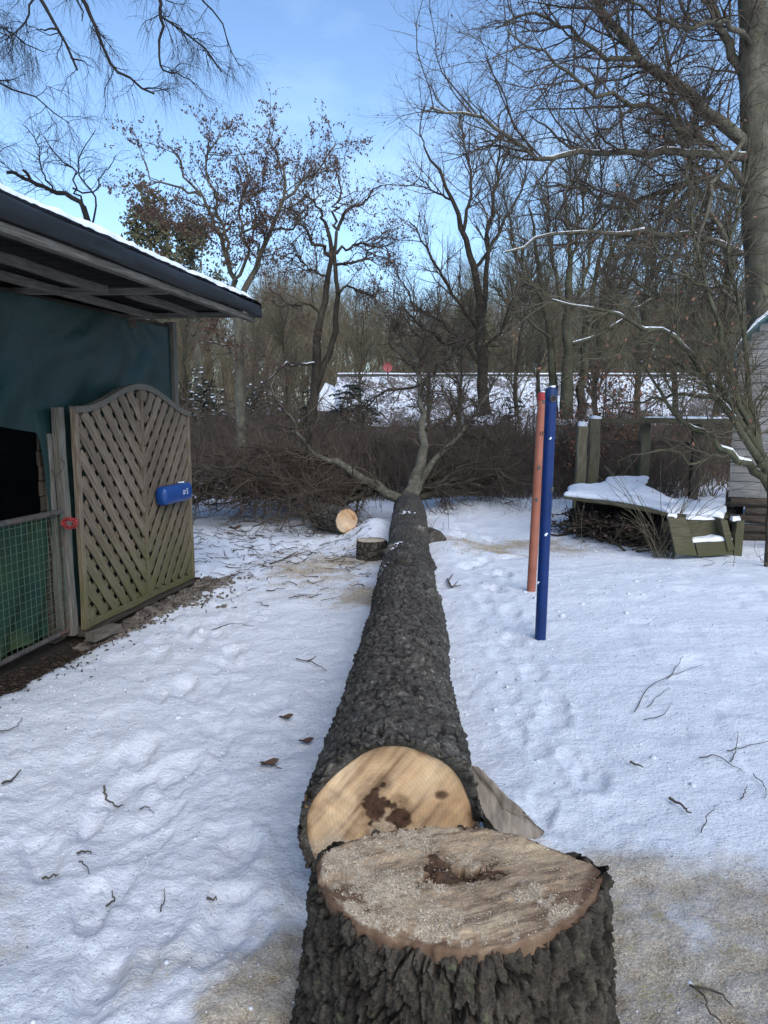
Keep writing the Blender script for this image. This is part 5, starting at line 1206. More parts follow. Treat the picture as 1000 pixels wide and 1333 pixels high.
# big tree at the right edge
D = 11.
tr = [LB([(1004,720,D),(1000,640,D),(998,520,D),(996,400,D),(990,280,D),(985,150,D),(982,20,D),(980,-150,D),(985,-330,D)], .27, .15, 26, .015, 1)]
lm = [LB([(975,190,D),(930,155,D-.2),(880,110,D-.5),(830,72,D-.9),(790,25,D-1.2),(765,-15,D-1.4),(740,-60,D-1.6)], .085, .035, 20, .015, 2),
      LB([(975,205,D),(900,198,D-.4),(820,196,D-.7),(750,200,D-1),(700,206,D-1.2),(672,190,D-1.3),(640,165,D-1.4),(600,148,D-1.5),(560,140,D-1.6)], .062, .012, 24, .02, 3),
      LB([(965,330,D-.1),(920,312,D-.5),(870,306,D-.8),(800,304,D-1.1),(740,300,D-1.3),(700,310,D-1.5),(660,330,D-1.7)], .05, .012, 18, .02, 4),
      LB([(975,120,D),(950,60,D+.2),(930,10,D+.3),(905,-40,D+.4),(880,-100,D+.5)], .07, .03, 14, .02, 5),
      LB([(968,240,D),(930,190,D-.3),(880,160,D-.6),(830,130,D-1),(780,120,D-1.4),(740,95,D-1.6),(700,60,D-1.8),(660,45,D-1.9)], .05, .010, 20, .03, 6),
      LB([(962,250,D),(900,235,D+.2),(850,250,D+.3),(800,270,D+.4),(760,250,D+.5),(700,235,D+.6)], .045, .010, 18, .03, 7),
      LB([(985,60,D),(940,30,D-.6),(880,35,D-1),(840,10,D-1.2),(800,-20,D-1.4)], .045, .012, 14, .03, 8),
      LB([(830,72,D-.9),(780,70,D-1.1),(730,30,D-1.3),(690,20,D-1.5),(640,40,D-1.7)], .035, .008, 14, .03, 9),
      LB([(968,400,D),(930,380,D-.4),(890,390,D-.8),(840,370,D-1),(790,385,D-1.2)], .04, .010, 14, .03, 10),
      LB([(960,350,D+.1),(915,260,D+.2),(890,180,D+.3),(870,100,D+.3),(860,20,D+.4),(850,-60,D+.5)], .04, .014, 16, .03, 11),
      LB([(985,-80,D),(930,-110,D-.4),(860,-90,D-.9),(800,-50,D-1.4),(740,-20,D-1.8),(690,-25,D-2)], .06, .012, 16, .03, 12),
      LB([(985,-200,D),(1040,-260,D),(1110,-280,D-.3)], .07, .02, 10, .03, 13), LB([(990,150,D),(1050,80,D-.2),(1110,40,D-.5)], .07, .02, 10, .03, 14),
      LB([(968,180,D-.1),(930,240,D-.8),(905,330,D-1.4),(880,400,D-1.8),(870,440,D-2)], .035, .010, 14, .03, 15)]
build_tree('large_tree', 'huge bare tree with thick trunk and long spreading branches at the right edge', zero(P(1004,720,D)), tr, lm,
    [(380, (.6, 2.0), (25, 70), .018, 8, .2, (0, 0, .01), .08), (4200, (.3, .95), (20, 70), .0085, 6, .2, (-.01, 0, -.01), .08), (14500, (.14, .46), (20, 70), .0045, 3, .22, (0, 0, -.02), .15)],
    2600, .035, 'grey_bark', 'twig', 'leaf_brown', 101, snow=(1, 2))
# multi-stemmed hazel-like tree below it
D = 8.6
lm = [LB([(1015,650,D),(985,612,D),(950,590,D-.1),(905,560,D-.2),(880,540,D-.2),(855,500,D-.3),(835,470,D-.4)], .055, .010, 18, .015, 21),
      LB([(1015,650,D),(990,600,D),(965,560,D-.1),(935,520,D-.2),(905,470,D-.4),(880,440,D-.6),(840,425,D-.8),(790,405,D-1),(720,394,D-1.2)], .05, .010, 22, .015, 22),
      LB([(1010,640,D),(980,570,D),(955,500,D),(940,440,D+.1),(925,380,D+.2),(905,300,D+.3),(890,230,D+.4)], .045, .012, 18, .02, 23),
      LB([(990,600,D),(960,540,D),(930,500,D-.3),(890,480,D-.5),(850,450,D-.7),(800,455,D-.9),(760,470,D-1)], .035, .008, 18, .02, 24),
      LB([(1010,640,D),(965,520,D+.1),(940,470,D+.2),(900,420,D+.4),(850,380,D+.6),(800,350,D+.7)], .035, .008, 16, .02, 25),
      LB([(1008,640,D),(975,500,D+.2),(965,420,D+.3),(950,350,D+.3),(960,280,D+.4),(975,200,D+.5)], .04, .010, 16, .02, 26),
      LB([(950,590,D-.1),(905,600,D-.2),(870,585,D-.3),(840,590,D-.4)], .02, .007, 12, .02, 27),
      LB([(935,520,D-.2),(880,515,D-.1),(830,525,D),(780,515,D+.1)], .022, .007, 12, .02, 28),
      LB([(925,380,D+.2),(870,340,D),(840,290,D-.1),(810,270,D-.1)], .022, .007, 12, .02, 29)]
tr = [LB([(1035,700,D),(1022,672,D),(1012,645,D)], .10, .07, 8, .01, 30)]
build_tree('bushy_tree', 'tangled many-stemmed bare tree leaning left out of the cabin corner, snow on its lower branches', zero(P(1035,700,D)), tr, lm,
    [(190, (.4, 1.1), (20, 65), .012, 7, .17, (-.01, 0, .02), .15), (1500, (.2, .6), (20, 70), .006, 5, .2, (0, 0, 0), .12), (5200, (.1, .35), (20, 70), .0034, 4, .2, (0, 0, 0), .2)],
    350, .05, 'moss_bark', 'twig_olive', 'leaf_copper', 102, snow=(0, 1))
# leafy tree left, behind the roof corner
D = 17.
base = P(316, 588, D); 
tr = [LB([(316,592,D),(314,540,D),(312,480,D),(310,410,D)], .12, .095, 12, .01, 41)]
lm = [LB([(310,410,D),(303,375,D),(297,345,D-.2),(285,300,D-.3),(262,255,D-.4),(240,225,D-.5),(222,196,D-.6)], .07, .015, 16, .04, 42),
      LB([(311,410,D),(322,370,D),(340,335,D+.2),(354,300,D+.3),(366,262,D+.4),(367,235,D+.4),(362,205,D+.5),(350,182,D+.5)], .075, .015, 16, .04, 43),
      LB([(366,262,D+.4),(385,244,D+.4),(410,225,D+.5),(436,185,D+.6)], .035, .012, 12, .04, 44),
      LB([(297,345,D-.2),(290,300,D),(278,250,D+.2),(272,205,D+.3),(285,165,D+.3)], .045, .012, 14, .04, 45),
      LB([(285,300,D-.3),(255,290,D-.6),(225,300,D-.8),(208,282,D-1)], .03, .010, 12, .04, 46),
      LB([(262,255,D-.4),(230,245,D-.7),(200,235,D-.9),(185,200,D-1)], .028, .010, 12, .04, 47),
      LB([(303,375,D),(318,330,D-.4),(312,280,D-.6),(322,235,D-.7),(310,185,D-.8)], .04, .012, 14, .04, 48),
      LB([(340,335,D+.2),(330,300,D+.6),(332,270,D+.8),(340,230,D+.9)], .03, .01, 12, .04, 49),
      LB([(312,480,D),(300,455,D-.2),(288,448,D-.5),(262,440,D-.8)], .03, .01, 10, .03, 50),
      LB([(354,300,D+.3),(382,296,D),(405,270,D-.2),(425,240,D-.3)], .03, .01, 10, .04, 51)]
build_tree('leafy_tree', 'slender tree still holding clumps of withered brown leaves, behind the roof corner', zero(base), tr, lm,
    [(150, (.5, 1.3), (20, 60), .016, 6, .16, (0, 0, .04), .2), (900, (.25, .7), (20, 60), .009, 5, .2, (0, 0, .02), .2), (2600, (.12, .35), (20, 70), .006, 3, .2, (0, 0, 0), .3)],
    13500, .060, 'grey_bark', 'twig', 'leaf_brown', 103, snow=(8,), leaf_from=1, droop=.7)
# twin-stemmed tree
D = 15.5
tr = [LB([(406,548,D),(409,520,D),(414,490,D),(413,455,D),(420,410,D),(428,360,D),(432,320,D),(424,290,D)], .10, .035, 16, .02, 61), LB([(411,505,D),(425,470,D),(436,440,D),(439,390,D),(436,345,D),(440,300,D)], .07, .03, 14, .02, 62)]
lm = [LB([(432,335,D),(410,315,D-.2),(392,290,D-.4),(375,270,D-.5)], .04, .012, 12, .04, 63), LB([(438,330,D),(462,318,D+.2),(490,320,D+.3),(512,335,D+.4)], .03, .01, 12, .04, 64),
      LB([(424,290,D),(415,268,D),(398,250,D),(390,232,D)], .03, .01, 12, .04, 65), LB([(440,300,D),(452,275,D),(480,258,D+.2),(500,240,D+.2)], .035, .01, 12, .04, 66),
      LB([(413,473,D),(390,475,D-.2),(372,474,D-.4),(352,490,D-.6),(340,510,D-.6)], .03, .01, 12, .03, 67), LB([(420,410,D),(395,395,D-.3),(375,400,D-.5),(355,395,D-.7)], .028, .01, 12, .04, 68),
      LB([(438,380,D),(465,372,D),(485,385,D),(505,380,D)], .028, .01, 12, .04, 69), LB([(440,300,D),(436,270,D),(445,250,D),(440,225,D)], .03, .01, 12, .04, 70),
      LB([(428,360,D),(405,352,D+.3),(385,335,D+.4),(372,345,D+.4)], .025, .01, 12, .04, 71), LB([(436,345,D),(460,345,D-.3),(478,330,D-.3),(500,300,D-.4)], .03, .01, 12, .04, 72)]
build_tree('leafy_tree', 'dark twin-stemmed tree with sparse brown leaves, left of the house roof', zero(P(406,548,D)), tr, lm,
    [(150, (.4, 1.1), (20, 65), .013, 6, .2, (0, 0, .01), .15), (1000, (.2, .6), (20, 65), .008, 5, .22, (0, 0, 0), .15), (3400, (.12, .3), (20, 70), .005, 3, .2, (0, 0, 0), .3)],
    5600, .052, 'dark_bark', 'twig', 'leaf_brown', 104, snow=(4,), droop=.6)
# upright bare trees in the centre right
D = 19.
tr = [LB([(632,540,D),(628,480,D),(625,420,D),(618,350,D),(604,300,D),(588,260,D),(572,225,D),(552,190,D)], .15, .02, 20, .03, 81)]
lm = [LB([(625,420,D),(634,360,D),(640,300,D),(645,240,D),(650,185,D),(655,140,D)], .075, .012, 16, .04, 82), LB([(626,440,D),(600,400,D-.3),(575,360,D-.5),(550,320,D-.6),(528,290,D-.7)], .05, .012, 14, .04, 83),
      LB([(618,350,D),(640,320,D+.3),(665,280,D+.5),(680,240,D+.6),(690,200,D+.6)], .05, .012, 14, .04, 84), LB([(604,300,D),(610,260,D),(612,220,D),(605,180,D),(600,150,D)], .045, .01, 14, .04, 85),
      LB([(628,480,D),(600,440,D+.2),(560,410,D+.3),(530,380,D+.4),(515,345,D+.4)], .05, .01, 14, .04, 86), LB([(588,260,D),(565,250,D),(548,235,D),(530,240,D)], .03, .01, 10, .04, 87),
      LB([(627,460,D),(655,420,D),(670,380,D),(700,350,D)], .045, .01, 12, .04, 88), LB([(552,190,D),(548,160,D),(555,130,D)], .02, .006, 8, .03, 89),
      LB([(590,440,D-.3),(560,445,D-.5),(530,420,D-.7),(510,385,D-.8)], .04, .01, 10, .04, 90), LB([(626,430,D),(580,445,D-1),(555,430,D-1.4),(520,400,D-1.8)], .06, .02, 12, .03, 91)]
build_tree('bare_tree', 'tall bare tree with a fan of upright branches before the middle of the snowy roof', zero(P(632,540,D)), tr, lm,
    [(230, (.6, 1.8), (20, 50), .018, 7, .14, (0, 0, .06), .15), (1800, (.3, .9), (18, 55), .009, 5, .16, (0, 0, .04), .15), (5200, (.15, .45), (20, 60), .0055, 3, .2, (0, 0, .02), .2)], 0, .05, 'dark_bark', 'twig', seed=105)
D = 17.5
tr = [LB([(738,545,D),(738,500,D),(740,450,D),(736,400,D),(742,350,D)], .16, .07, 12, .03, 111), LB([(722,545,D+.3),(720,500,D+.3),(716,440,D+.3),(706,390,D+.3),(700,330,D+.3),(690,270,D+.3)], .11, .02, 14, .03, 112), LB([(755,545,D+.2),(758,480,D+.2),(765,420,D+.2),(778,360,D+.2),(790,300,D+.2)], .11, .03, 14, .03, 113)]
lm = [LB([(742,350,D),(740,300,D),(738,260,D),(745,215,D)], .06, .012, 12, .03, 114), LB([(736,400,D),(722,350,D),(716,300,D),(710,240,D)], .05, .012, 12, .03, 115), LB([(740,420,D),(760,370,D),(770,310,D),(775,250,D)], .05, .012, 12, .03, 116),
      LB([(765,420,D),(800,380,D),(820,330,D),(835,270,D)], .05, .012, 12, .03, 117), LB([(740,450,D),(790,430,D),(830,400,D),(870,380,D)], .05, .012, 12, .03, 118), LB([(706,390,D),(680,350,D),(665,300,D),(655,240,D)], .04, .01, 12, .03, 119),
      LB([(716,440,D),(690,420,D),(665,400,D),(640,370,D)], .04, .01, 12, .03, 120), LB([(778,360,D),(810,300,D),(825,240,D),(850,190,D)], .04, .01, 12, .03, 121), LB([(742,350,D),(755,290,D),(762,230,D),(780,180,D)], .04, .01, 12, .03, 122)]
build_tree('bare_tree', 'mossy multi-trunked bare tree behind the poles, thick with upright twigs', zero(P(738,545,D)), tr, lm,
    [(330, (.5, 1.6), (15, 50), .015, 6, .12, (0, 0, .07), .1), (3000, (.3, 1.0), (12, 45), .008, 5, .13, (0, 0, .07), .1), (6000, (.15, .5), (15, 50), .005, 3, .16, (0, 0, .03), .1)], 0, .05, 'moss_bark', 'twig_olive', seed=106, snow=(4,))
# pendulous birch whose branch ends hang into the picture top left
D = 8.2
tr = [LB([(-260,700,D+1.6),(-250,400,D+1.6),(-240,100,D+1.5),(-235,-200,D+1.4),(-230,-420,D+1.3)], .20, .07, 16, .02, 131)]
lm = [LB([(-235,-200,D+1.4),(-120,-190,D+.8),(-20,-90,D+.3),(45,-15,D),(75,38,D),(92,75,D),(101,92,D)], .06, .010, 22, .015, 132),
      LB([(-20,-90,D+.3),(60,-60,D),(105,-5,D),(128,45,D-.1),(152,92,D-.1),(172,103,D-.1),(184,112,D-.1),(198,121,D-.1)], .035, .009, 22, .012, 133),
      LB([(-235,-300,D+1.3),(-60,-260,D+.6),(120,-120,D),(203,-20,D-.2),(208,22,D-.2),(232,38,D-.2),(256,52,D-.2),(275,70,D-.2),(288,92,D-.2)], .045, .006, 26, .012, 134),
      LB([(206,-8,D-.2),(211,35,D-.2),(207,62,D-.2),(214,92,D-.2),(236,98,D-.2),(256,112,D-.2)], .018, .004, 16, .01, 135),
      LB([(120,-120,D),(215,-70,D+.1),(262,-2,D+.1),(284,26,D+.1),(300,60,D+.1),(310,85,D+.1)], .018, .004, 16, .01, 136),
      LB([(-235,-60,D+1.5),(-120,20,D+1),(-30,90,D+.4),(8,112,D+.3),(24,118,D+.3),(52,130,D+.3),(72,147,D+.3),(92,159,D+.3)], .035, .004, 20, .01, 137),
      LB([(45,-15,D),(30,30,D),(12,46,D),(-10,36,D)], .012, .005, 10, .01, 138), LB([(75,38,D),(60,38,D),(47,40,D)], .012, .004, 8, .006, 139),
      LB([(92,75,D),(108,80,D),(122,88,D)], .010, .003, 8, .005, 140), LB([(100,0,D),(108,14,D),(107,26,D)], .010, .005, 6, .005, 141),
      LB([(-120,20,D+1),(-60,-40,D+1),(10,40,D+.8),(60,70,D+.8)], .02, .005, 12, .02, 142), LB([(-160,80,D+1.3),(-80,160,D+1),(-20,200,D+.8),(10,215,D+.7)], .03, .005, 12, .02, 143)]
build_tree('weeping_birch', 'overhanging birch with dark crooked branches and hair-thin drooping twigs, top left', zero(P(-260,700,D+1.6)), tr, lm,
    [(230, (.2, .7), (25, 85), .0055, 10, .24, (0, 0, -.05), .35), (3000, (.2, .55), (20, 70), .0022, 6, .13, (0, 0, -.26), .1), (5200, (.08, .25), (15, 60), .0013, 3, .15, (0, 0, -.2), .2)], 0, .05, 'black_bark', 'black_twig', seed=107)
# crooked small tree right behind the roof
D = 10.
tr = [LB([(150,470,D),(135,380,D),(118,300,D),(108,268,D)], .06, .035, 10, .01, 151)]
lm = [LB([(118,300,D),(102,262,D),(70,248,D),(40,236,D),(22,226,D)], .035, .02, 14, .012, 152), LB([(40,236,D),(36,226,D),(30,220,D)], .022, .016, 5, .008, 153), LB([(22,226,D),(14,224,D),(9,227,D)], .022, .018, 5, .008, 159), LB([(108,268,D),(95,245,D),(98,225,D),(75,205,D),(60,180,D)], .014, .005, 12, .015, 154),
      LB([(118,300,D),(125,262,D),(112,240,D),(100,225,D),(108,195,D),(125,170,D)], .014, .005, 14, .015, 155), LB([(95,245,D),(120,252,D),(130,235,D),(150,205,D)], .012, .004, 12, .015, 156), LB([(70,248,D),(55,225,D),(50,190,D),(30,165,D)], .012, .004, 12, .015, 157)]
build_tree('crooked_tree', 'small crooked tree with a stubby broken limb end showing just above the snowy roof edge', zero(P(150,640,D)), [LB([(160,620,D),(155,540,D),(150,470,D)], .07, .06, 8, .01, 158)] + tr, lm,
    [(60, (.25, .7), (25, 75), .006, 7, .24, (0, 0, .03), .3), (420, (.15, .45), (20, 70), .003, 6, .22, (0, 0, .02), .15), (900, (.1, .25), (20, 60), .002, 4, .2, (0, 0, 0), .2)], 0, .05, 'black_bark', 'black_twig', seed=108)

# evergreen bushes: leaves in whorls with snow caught on them
def evergreen(label, cx_, cy_, z0, rx, ry, rz_, n, seed, snown, leafs=.12):
    r = np.random.default_rng(seed); t = thing('evergreen_bush', label, 'bush', (cx_, cy_, z0), None)
    st = [limb([[cx_ + r.normal() * .1, cy_ + r.normal() * .1, z0], [cx_ + r.normal() * rx * .4, cy_ + r.normal() * ry * .4, z0 + rz_ * .5], [cx_ + r.uniform(-1, 1) * rx, cy_ + r.uniform(-1, 1) * ry, z0 + rz_ * r.uniform(.6, 1)]], .03, .008, 8, .03, seed + k) for k in range(16)]
    V, F = tubes(st, 5); mesh_np('stems', V, F, MT['dark_bark'], t)
    m = n // 9; u = r.normal(size=(m, 3)); u /= np.linalg.norm(u, axis=1, keepdims=True); u[:, 2] = np.abs(u[:, 2]) * 1.2 - .25
    rr = r.uniform(.55, 1, m)[:, None] * (1 + .22 * vnoise(u[:, 0] * 2.4, u[:, 1] * 2.4, u[:, 2] * 2.4, seed))[:, None]
    c = np.array([cx_, cy_, z0 + rz_ * .3]) + u * rr * [rx, ry, rz_ * .72]; c[:, 2] = np.maximum(c[:, 2], z0 + .05)
    C_ = np.repeat(c, 9, 0); a = np.tile(np.arange(9) * 2.4, m) + r.uniform(0, .6, m * 9); d = np.stack([np.cos(a), np.sin(a), r.uniform(-.55, .1, m * 9)], 1); d /= np.linalg.norm(d, axis=1, keepdims=True)
    s_ = np.cross(d, [0, 0, 1.]); s_ /= np.linalg.norm(s_, axis=1, keepdims=True); nn = np.cross(s_, d); L_ = (leafs * r.uniform(.7, 1.2, m * 9))[:, None]
    V = np.stack([C_, C_ + d * L_ * .5 + s_ * L_ * .2, C_ + d * L_ + nn * -.1 * L_, C_ + d * L_ * .5 - s_ * L_ * .2], 1).reshape(-1, 3); b = np.arange(m * 9)[:, None] * 4
    mesh_np('foliage', V, np.concatenate([b + np.array([[0, 1, 2]]), b + np.array([[0, 2, 3]])]), MT['leaf_green'], t, kind='stuff')
    top_ = c[(c[:, 2] > z0 + rz_ * .45) & (r.random(m) < snown)]
    if len(top_): Vb, Fb = blobs(top_ + [0, 0, .03], r.uniform(.03, .075, len(top_)), r, .5, 3, 5); mesh_np('snow_dollops', Vb, Fb, MT['snow'], t, kind='stuff')
def ev(px, top_, D, wpx, label, n, seed, sn, ls=.13):
    c = P(px, top_, D); h = c[2] + .1; evergreen(label, c[0], D, -.1, wpx * D / 2000, 1.0, h, n, seed, sn, ls)
ev(262, 478, 24.4, 84, 'dark evergreen bush speckled with snow, nearest the hut', 5200, 1, .30); ev(338, 490, 24.4, 74, 'evergreen bush speckled with snow, directly behind the slender leafy tree', 4500, 2, .26)
ev(455, 494, 21, 80, 'dark evergreen bush standing in front of the left end of the snowy roof', 3000, 3, .12, .2); ev(664, 516, 21, 46, 'small rounded dark evergreen bush beside the low shed roof', 1500, 4, .05, .15)
ev(395, 512, 17, 46, 'low evergreen bush at the foot of the twin-stemmed tree', 1600, 5, .12)

# beech bush with copper leaves right of the poles
D = 14.; r = np.random.default_rng(77); st = []
for k in range(26):
    b = P(760 + r.uniform(-25, 60), 600, D + r.uniform(-.5, .8)); b[2] = 0; e = b + [r.normal() * .45, r.normal() * .3, r.uniform(1.3, 2.4)]; st.append(limb([b, (b + e) / 2 + r.normal(size=3) * .08, e], .018, .006, 8, .02, k))
tb_ = spawn(st, 900, (.2, .7), (20, 65), .006, r, 5, .2, (0, 0, .02), .2); tc_ = spawn([tb_], 1800, (.1, .3), (20, 65), .004, r, 3, .2, (0, 0, 0), .2)
bb = thing('beech_bush', 'bare beech bush keeping copper-brown leaves, right of the two poles', 'bush', tuple(zero(P(770, 600, D)))); V, F = join(tubes(st, 5), tubes([tb_, tc_], 3)); mesh_np('stems', V, F, MT['twig_red'], bb)
V, F = leaf_cards([tc_], 1500, .085, r, .3); mesh_np('leaves', V, F, MT['leaf_copper'], bb, kind='stuff')

# pines showing between the bare trees
def pine(label, px, top_, D, wpx, botp, seed, n=5200):
    r = np.random.default_rng(seed); tp = P(px, top_, D); bs = zero(tp); bs[2] = -1; t = thing('pine_tree', label, 'tree', tuple(bs)); H = tp[2]; h0 = P(px, botp, D)[2]
    trk = [limb([bs, [bs[0] + .1, D, H * .5], tp], .22, .04, 12, .04, seed)]; V, F = tubes(trk, 8); mesh_np('trunk', V, F, MT['grey_bark'], t)
    lm_ = []
    for k in range(34):
        f = r.random(); z = h0 + (H - h0) * f; a = r.uniform(0, 6.28); L_ = wpx * D / 2000 * (1 - .75 * f**1.6) * r.uniform(.6, 1.05); s0 = np.array([bs[0], D, z]); lm_.append(limb([s0, s0 + [math.cos(a) * L_ * .5, math.sin(a) * L_ * .5, .1], s0 + [math.cos(a) * L_, math.sin(a) * L_, .35]], .04, .012, 7, .04, seed + k))
    V, F = tubes(lm_, 4); mesh_np('boughs', V, F, MT['grey_bark'], t)
    tw_ = spawn(lm_, 700, (.3, .9), (20, 70), .012, r, 4, .15, (0, 0, .08), .3); V, F = leaf_cards([tw_], int(n * 1.5), .17, r, -.25); mesh_np('needles', V, F, MT['needle'], t, kind='stuff')
pine('olive pine crown showing behind the snowy roof edge, left', 190, 262, 27, 80, 420, 5, 3000); pine('second olive pine behind the slender leafy tree', 250, 298, 30, 80, 420, 6, 3000); pine('small dark pine crown in the gap at the centre', 612, 392, 40, 60, 470, 7, 3500)


# ------------------------------------------------------------ scrub between the garden and the houses
# the proto plants are linked in the scene as countable shrubs; the dense thicket is one mass
def shrub_mesh(seed, h=1.5, wd=1.1, nst=26, n1=170, n2=900):
    r = np.random.default_rng(seed); st = []
    for k in range(nst):
        b = np.array([r.uniform(-wd, wd), r.uniform(-.5, .5), 0]); e = b + [r.normal() * .4, r.normal() * .3, h * r.uniform(.55, 1)]; st.append(limb([b, (b + e) / 2 + r.normal(size=3) * .12, e], .014, .005, 6, .03, seed * 50 + k))
    a = spawn(st, n1, (.3, .9), (20, 75), .007, r, 5, .22, (0, 0, .01), .1); b = spawn([a], n2, (.15, .45), (20, 80), .0045, r, 3, .25, (0, 0, 0), .1)
    return join(tubes(st, 4), tubes([a, b], 3))
protos = [shrub_mesh(s_) for s_ in (301, 302, 303)]
def scatter_mass(name, mats, positions, seed, protos=protos):
    """one object whose geometry nodes instance the shrub meshes on points"""
    r = np.random.default_rng(seed); me = bpy.data.meshes.new(name); me.vertices.add(len(positions)); me.vertices.foreach_set('co', np.asarray([p[:3] for p in positions], np.float32).ravel())
    for k, a in (('rzz', r.uniform(0, 6.28, len(positions))), ('scl', [p[3] for p in positions]), ('vid', r.integers(0, len(protos), len(positions)))):
        at = me.attributes.new(k, 'FLOAT', 'POINT'); at.data.foreach_set('value', np.asarray(a, np.float32))
    o = bpy.data.objects.new(name, me); C.objects.link(o); o['kind'] = 'stuff'
    ng = bpy.data.node_groups.new(name, 'GeometryNodeTree'); ng.interface.new_socket('Geometry', in_out='INPUT', socket_type='NodeSocketGeometry'); ng.interface.new_socket('Geometry', in_out='OUTPUT', socket_type='NodeSocketGeometry')
    gi, go = ng.nodes.new('NodeGroupInput'), ng.nodes.new('NodeGroupOutput'); jn = ng.nodes.new('GeometryNodeJoinGeometry')
    for i, (V, F) in enumerate(protos):
        src = mesh_np(name + '_plant', V, F, mats[i % len(mats)]); C.objects.unlink(src)
        oi = ng.nodes.new('GeometryNodeObjectInfo'); oi.inputs[0].default_value = src; oi.inputs['As Instance'].default_value = True
        ip = ng.nodes.new('GeometryNodeInstanceOnPoints'); at = ng.nodes.new('GeometryNodeInputNamedAttribute'); at.data_type = 'FLOAT'; at.inputs[0].default_value = 'vid'
        cp = ng.nodes.new('FunctionNodeCompare'); cp.data_type = 'FLOAT'; cp.operation = 'EQUAL'; cp.inputs[1].default_value = i; cp.inputs['Epsilon'].default_value = .1
        a2 = ng.nodes.new('GeometryNodeInputNamedAttribute'); a2.data_type = 'FLOAT'; a2.inputs[0].default_value = 'rzz'; cx2 = ng.nodes.new('ShaderNodeCombineXYZ'); a3 = ng.nodes.new('GeometryNodeInputNamedAttribute'); a3.data_type = 'FLOAT'; a3.inputs[0].default_value = 'scl'
        l_ = ng.links.new; l_(gi.outputs[0], ip.inputs['Points']); l_(oi.outputs['Geometry'], ip.inputs['Instance']); l_(at.outputs[0], cp.inputs[0]); l_(cp.outputs[0], ip.inputs['Selection']); l_(a2.outputs[0], cx2.inputs[2]); l_(cx2.outputs[0], ip.inputs['Rotation']); l_(a3.outputs[0], ip.inputs['Scale']); l_(ip.outputs[0], jn.inputs[0])
    l_(jn.outputs[0], go.inputs[0]); md = o.modifiers.new('scatter', 'NODES'); md.node_group = ng; return o
r = np.random.default_rng(55); pos = []
for D_, px0, px1, st_, toppx in ((13.6, 300, 760, .52, 590), (14.6, 240, 900, .55, 562), (15.8, 220, 1000, .6, 548), (17.0, 180, 1050, .7, 540), (18.5, 140, 1100, .8, 540), (20.5, 140, 1150, .9, 540), (22, 140, 420, .8, 530), (23.2, 140, 420, .8, 525), (13.2, 800, 960, .5, 575)):
    x = P(px0, 560, D_)[0]
    while x < P(px1, 560, D_)[0]:
        y = D_ + r.normal() * .3; px_ = 500 + x / D_ * 1000
        if px_ < 350 and D_ < 20: x += st_; continue
        tz = P(px_, toppx + r.normal() * 10, y)[2]; pos.append((x, y, -.05, max(.35, tz / 1.45))); x += st_ * r.uniform(.6, 1.3)
scatter_mass('thicket', [MT['twig'], MT['twig_red'], MT['twig_red']], pos, 8)
# far wood: bare trees as one hazy-brown mass, with some nearer individuals
def far_tree_mesh(seed, n0=60, n1=420, n2=1500):
    r = np.random.default_rng(seed); H = 8.5; tr_ = [limb([[0, 0, 0], [r.normal() * .1, r.normal() * .1, H * .5], [r.normal() * .4, r.normal() * .4, H]], .13, .02, 12, .05, seed)]
    a = spawn(tr_, n0, (1.2, 3.2), (20, 50), .035, r, 6, .12, (0, 0, .10), .25); b = spawn([a], n1, (.5, 1.6), (20, 55), .016, r, 4, .15, (0, 0, .06), .15); c = spawn([b], n2, (.3, .9), (20, 60), .010, r, 3, .18, (0, 0, .03), .1)
    return tubes(tr_, 7), tubes([a], 4), tubes([b, c], 3)
fts = [far_tree_mesh(s_) for s_ in (401, 402, 403, 404)]
fprot = [join(*f) for f in fts]
pos = []
for D_, st_, py in ((46, 1.6, 395), (52, 1.3, 385), (60, 1.3, 378), (70, 1.4, 372), (82, 1.5, 372)):
    x = -D_ * .75
    while x < D_ * .75:
        px_ = 500 + x / D_ * 1000; tz = P(500, py + 12 + 26 * math.exp(-((px_ - 540) / 60)**2) + 30 * float(vnoise(px_ / 130, D_, 0, 3)) + 10 * r.normal(), D_)[2] + 1.5
        pos.append((x + r.normal() * .4, D_ + r.normal() * 2, -1.5, tz / 9.4)); x += st_ * r.uniform(.6, 1.5)
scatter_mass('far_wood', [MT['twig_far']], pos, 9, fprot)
# low growth filling the foot of the far wood
pos = []
for D_ in (41, 44, 48, 55):
    x = -D_ * .75
    while x < D_ * .75:
        pos.append((x, D_ + r.normal(), -1.5, r.uniform(1.8, 2.9))); x += 1.0 * r.uniform(.7, 1.4)
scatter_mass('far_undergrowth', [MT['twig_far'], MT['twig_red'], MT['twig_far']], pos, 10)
# individual bare trees between, each a copy sharing its meshes
spec = [(245, 24, 372, 'slim bare tree rising between hut post and the leafy tree'), (372, 27, 372, 'slender bare tree between the leafy tree and the twin-stemmed one'), (470, 30, 385, 'thin bare tree just right of the twin-stemmed tree, behind the roof'),
        (560, 29, 340, 'bare tree just left of the tall fan-shaped tree'), (600, 26, 350, 'bare tree partly hidden by the tall fan-shaped tree'), (670, 27, 290, 'upright bare tree filling the gap left of the mossy multi-trunked tree'),
        (700, 30, 300, 'thin bare tree directly behind the red and blue poles'), (775, 26, 235, 'bare tree behind the right side of the mossy multi-trunked tree'), (830, 24, 215, 'bare tree behind the timber frame'), (880, 23, 235, 'bare tree left of the big trunk, behind the tangled tree'),
        (930, 25, 200, 'bare tree just left of the big right-hand trunk'), (1010, 22, 150, 'bare tree behind the cabin'), (330, 32, 395, 'small bare tree behind the slender trunk of the leafy tree'), ]
fm = {}
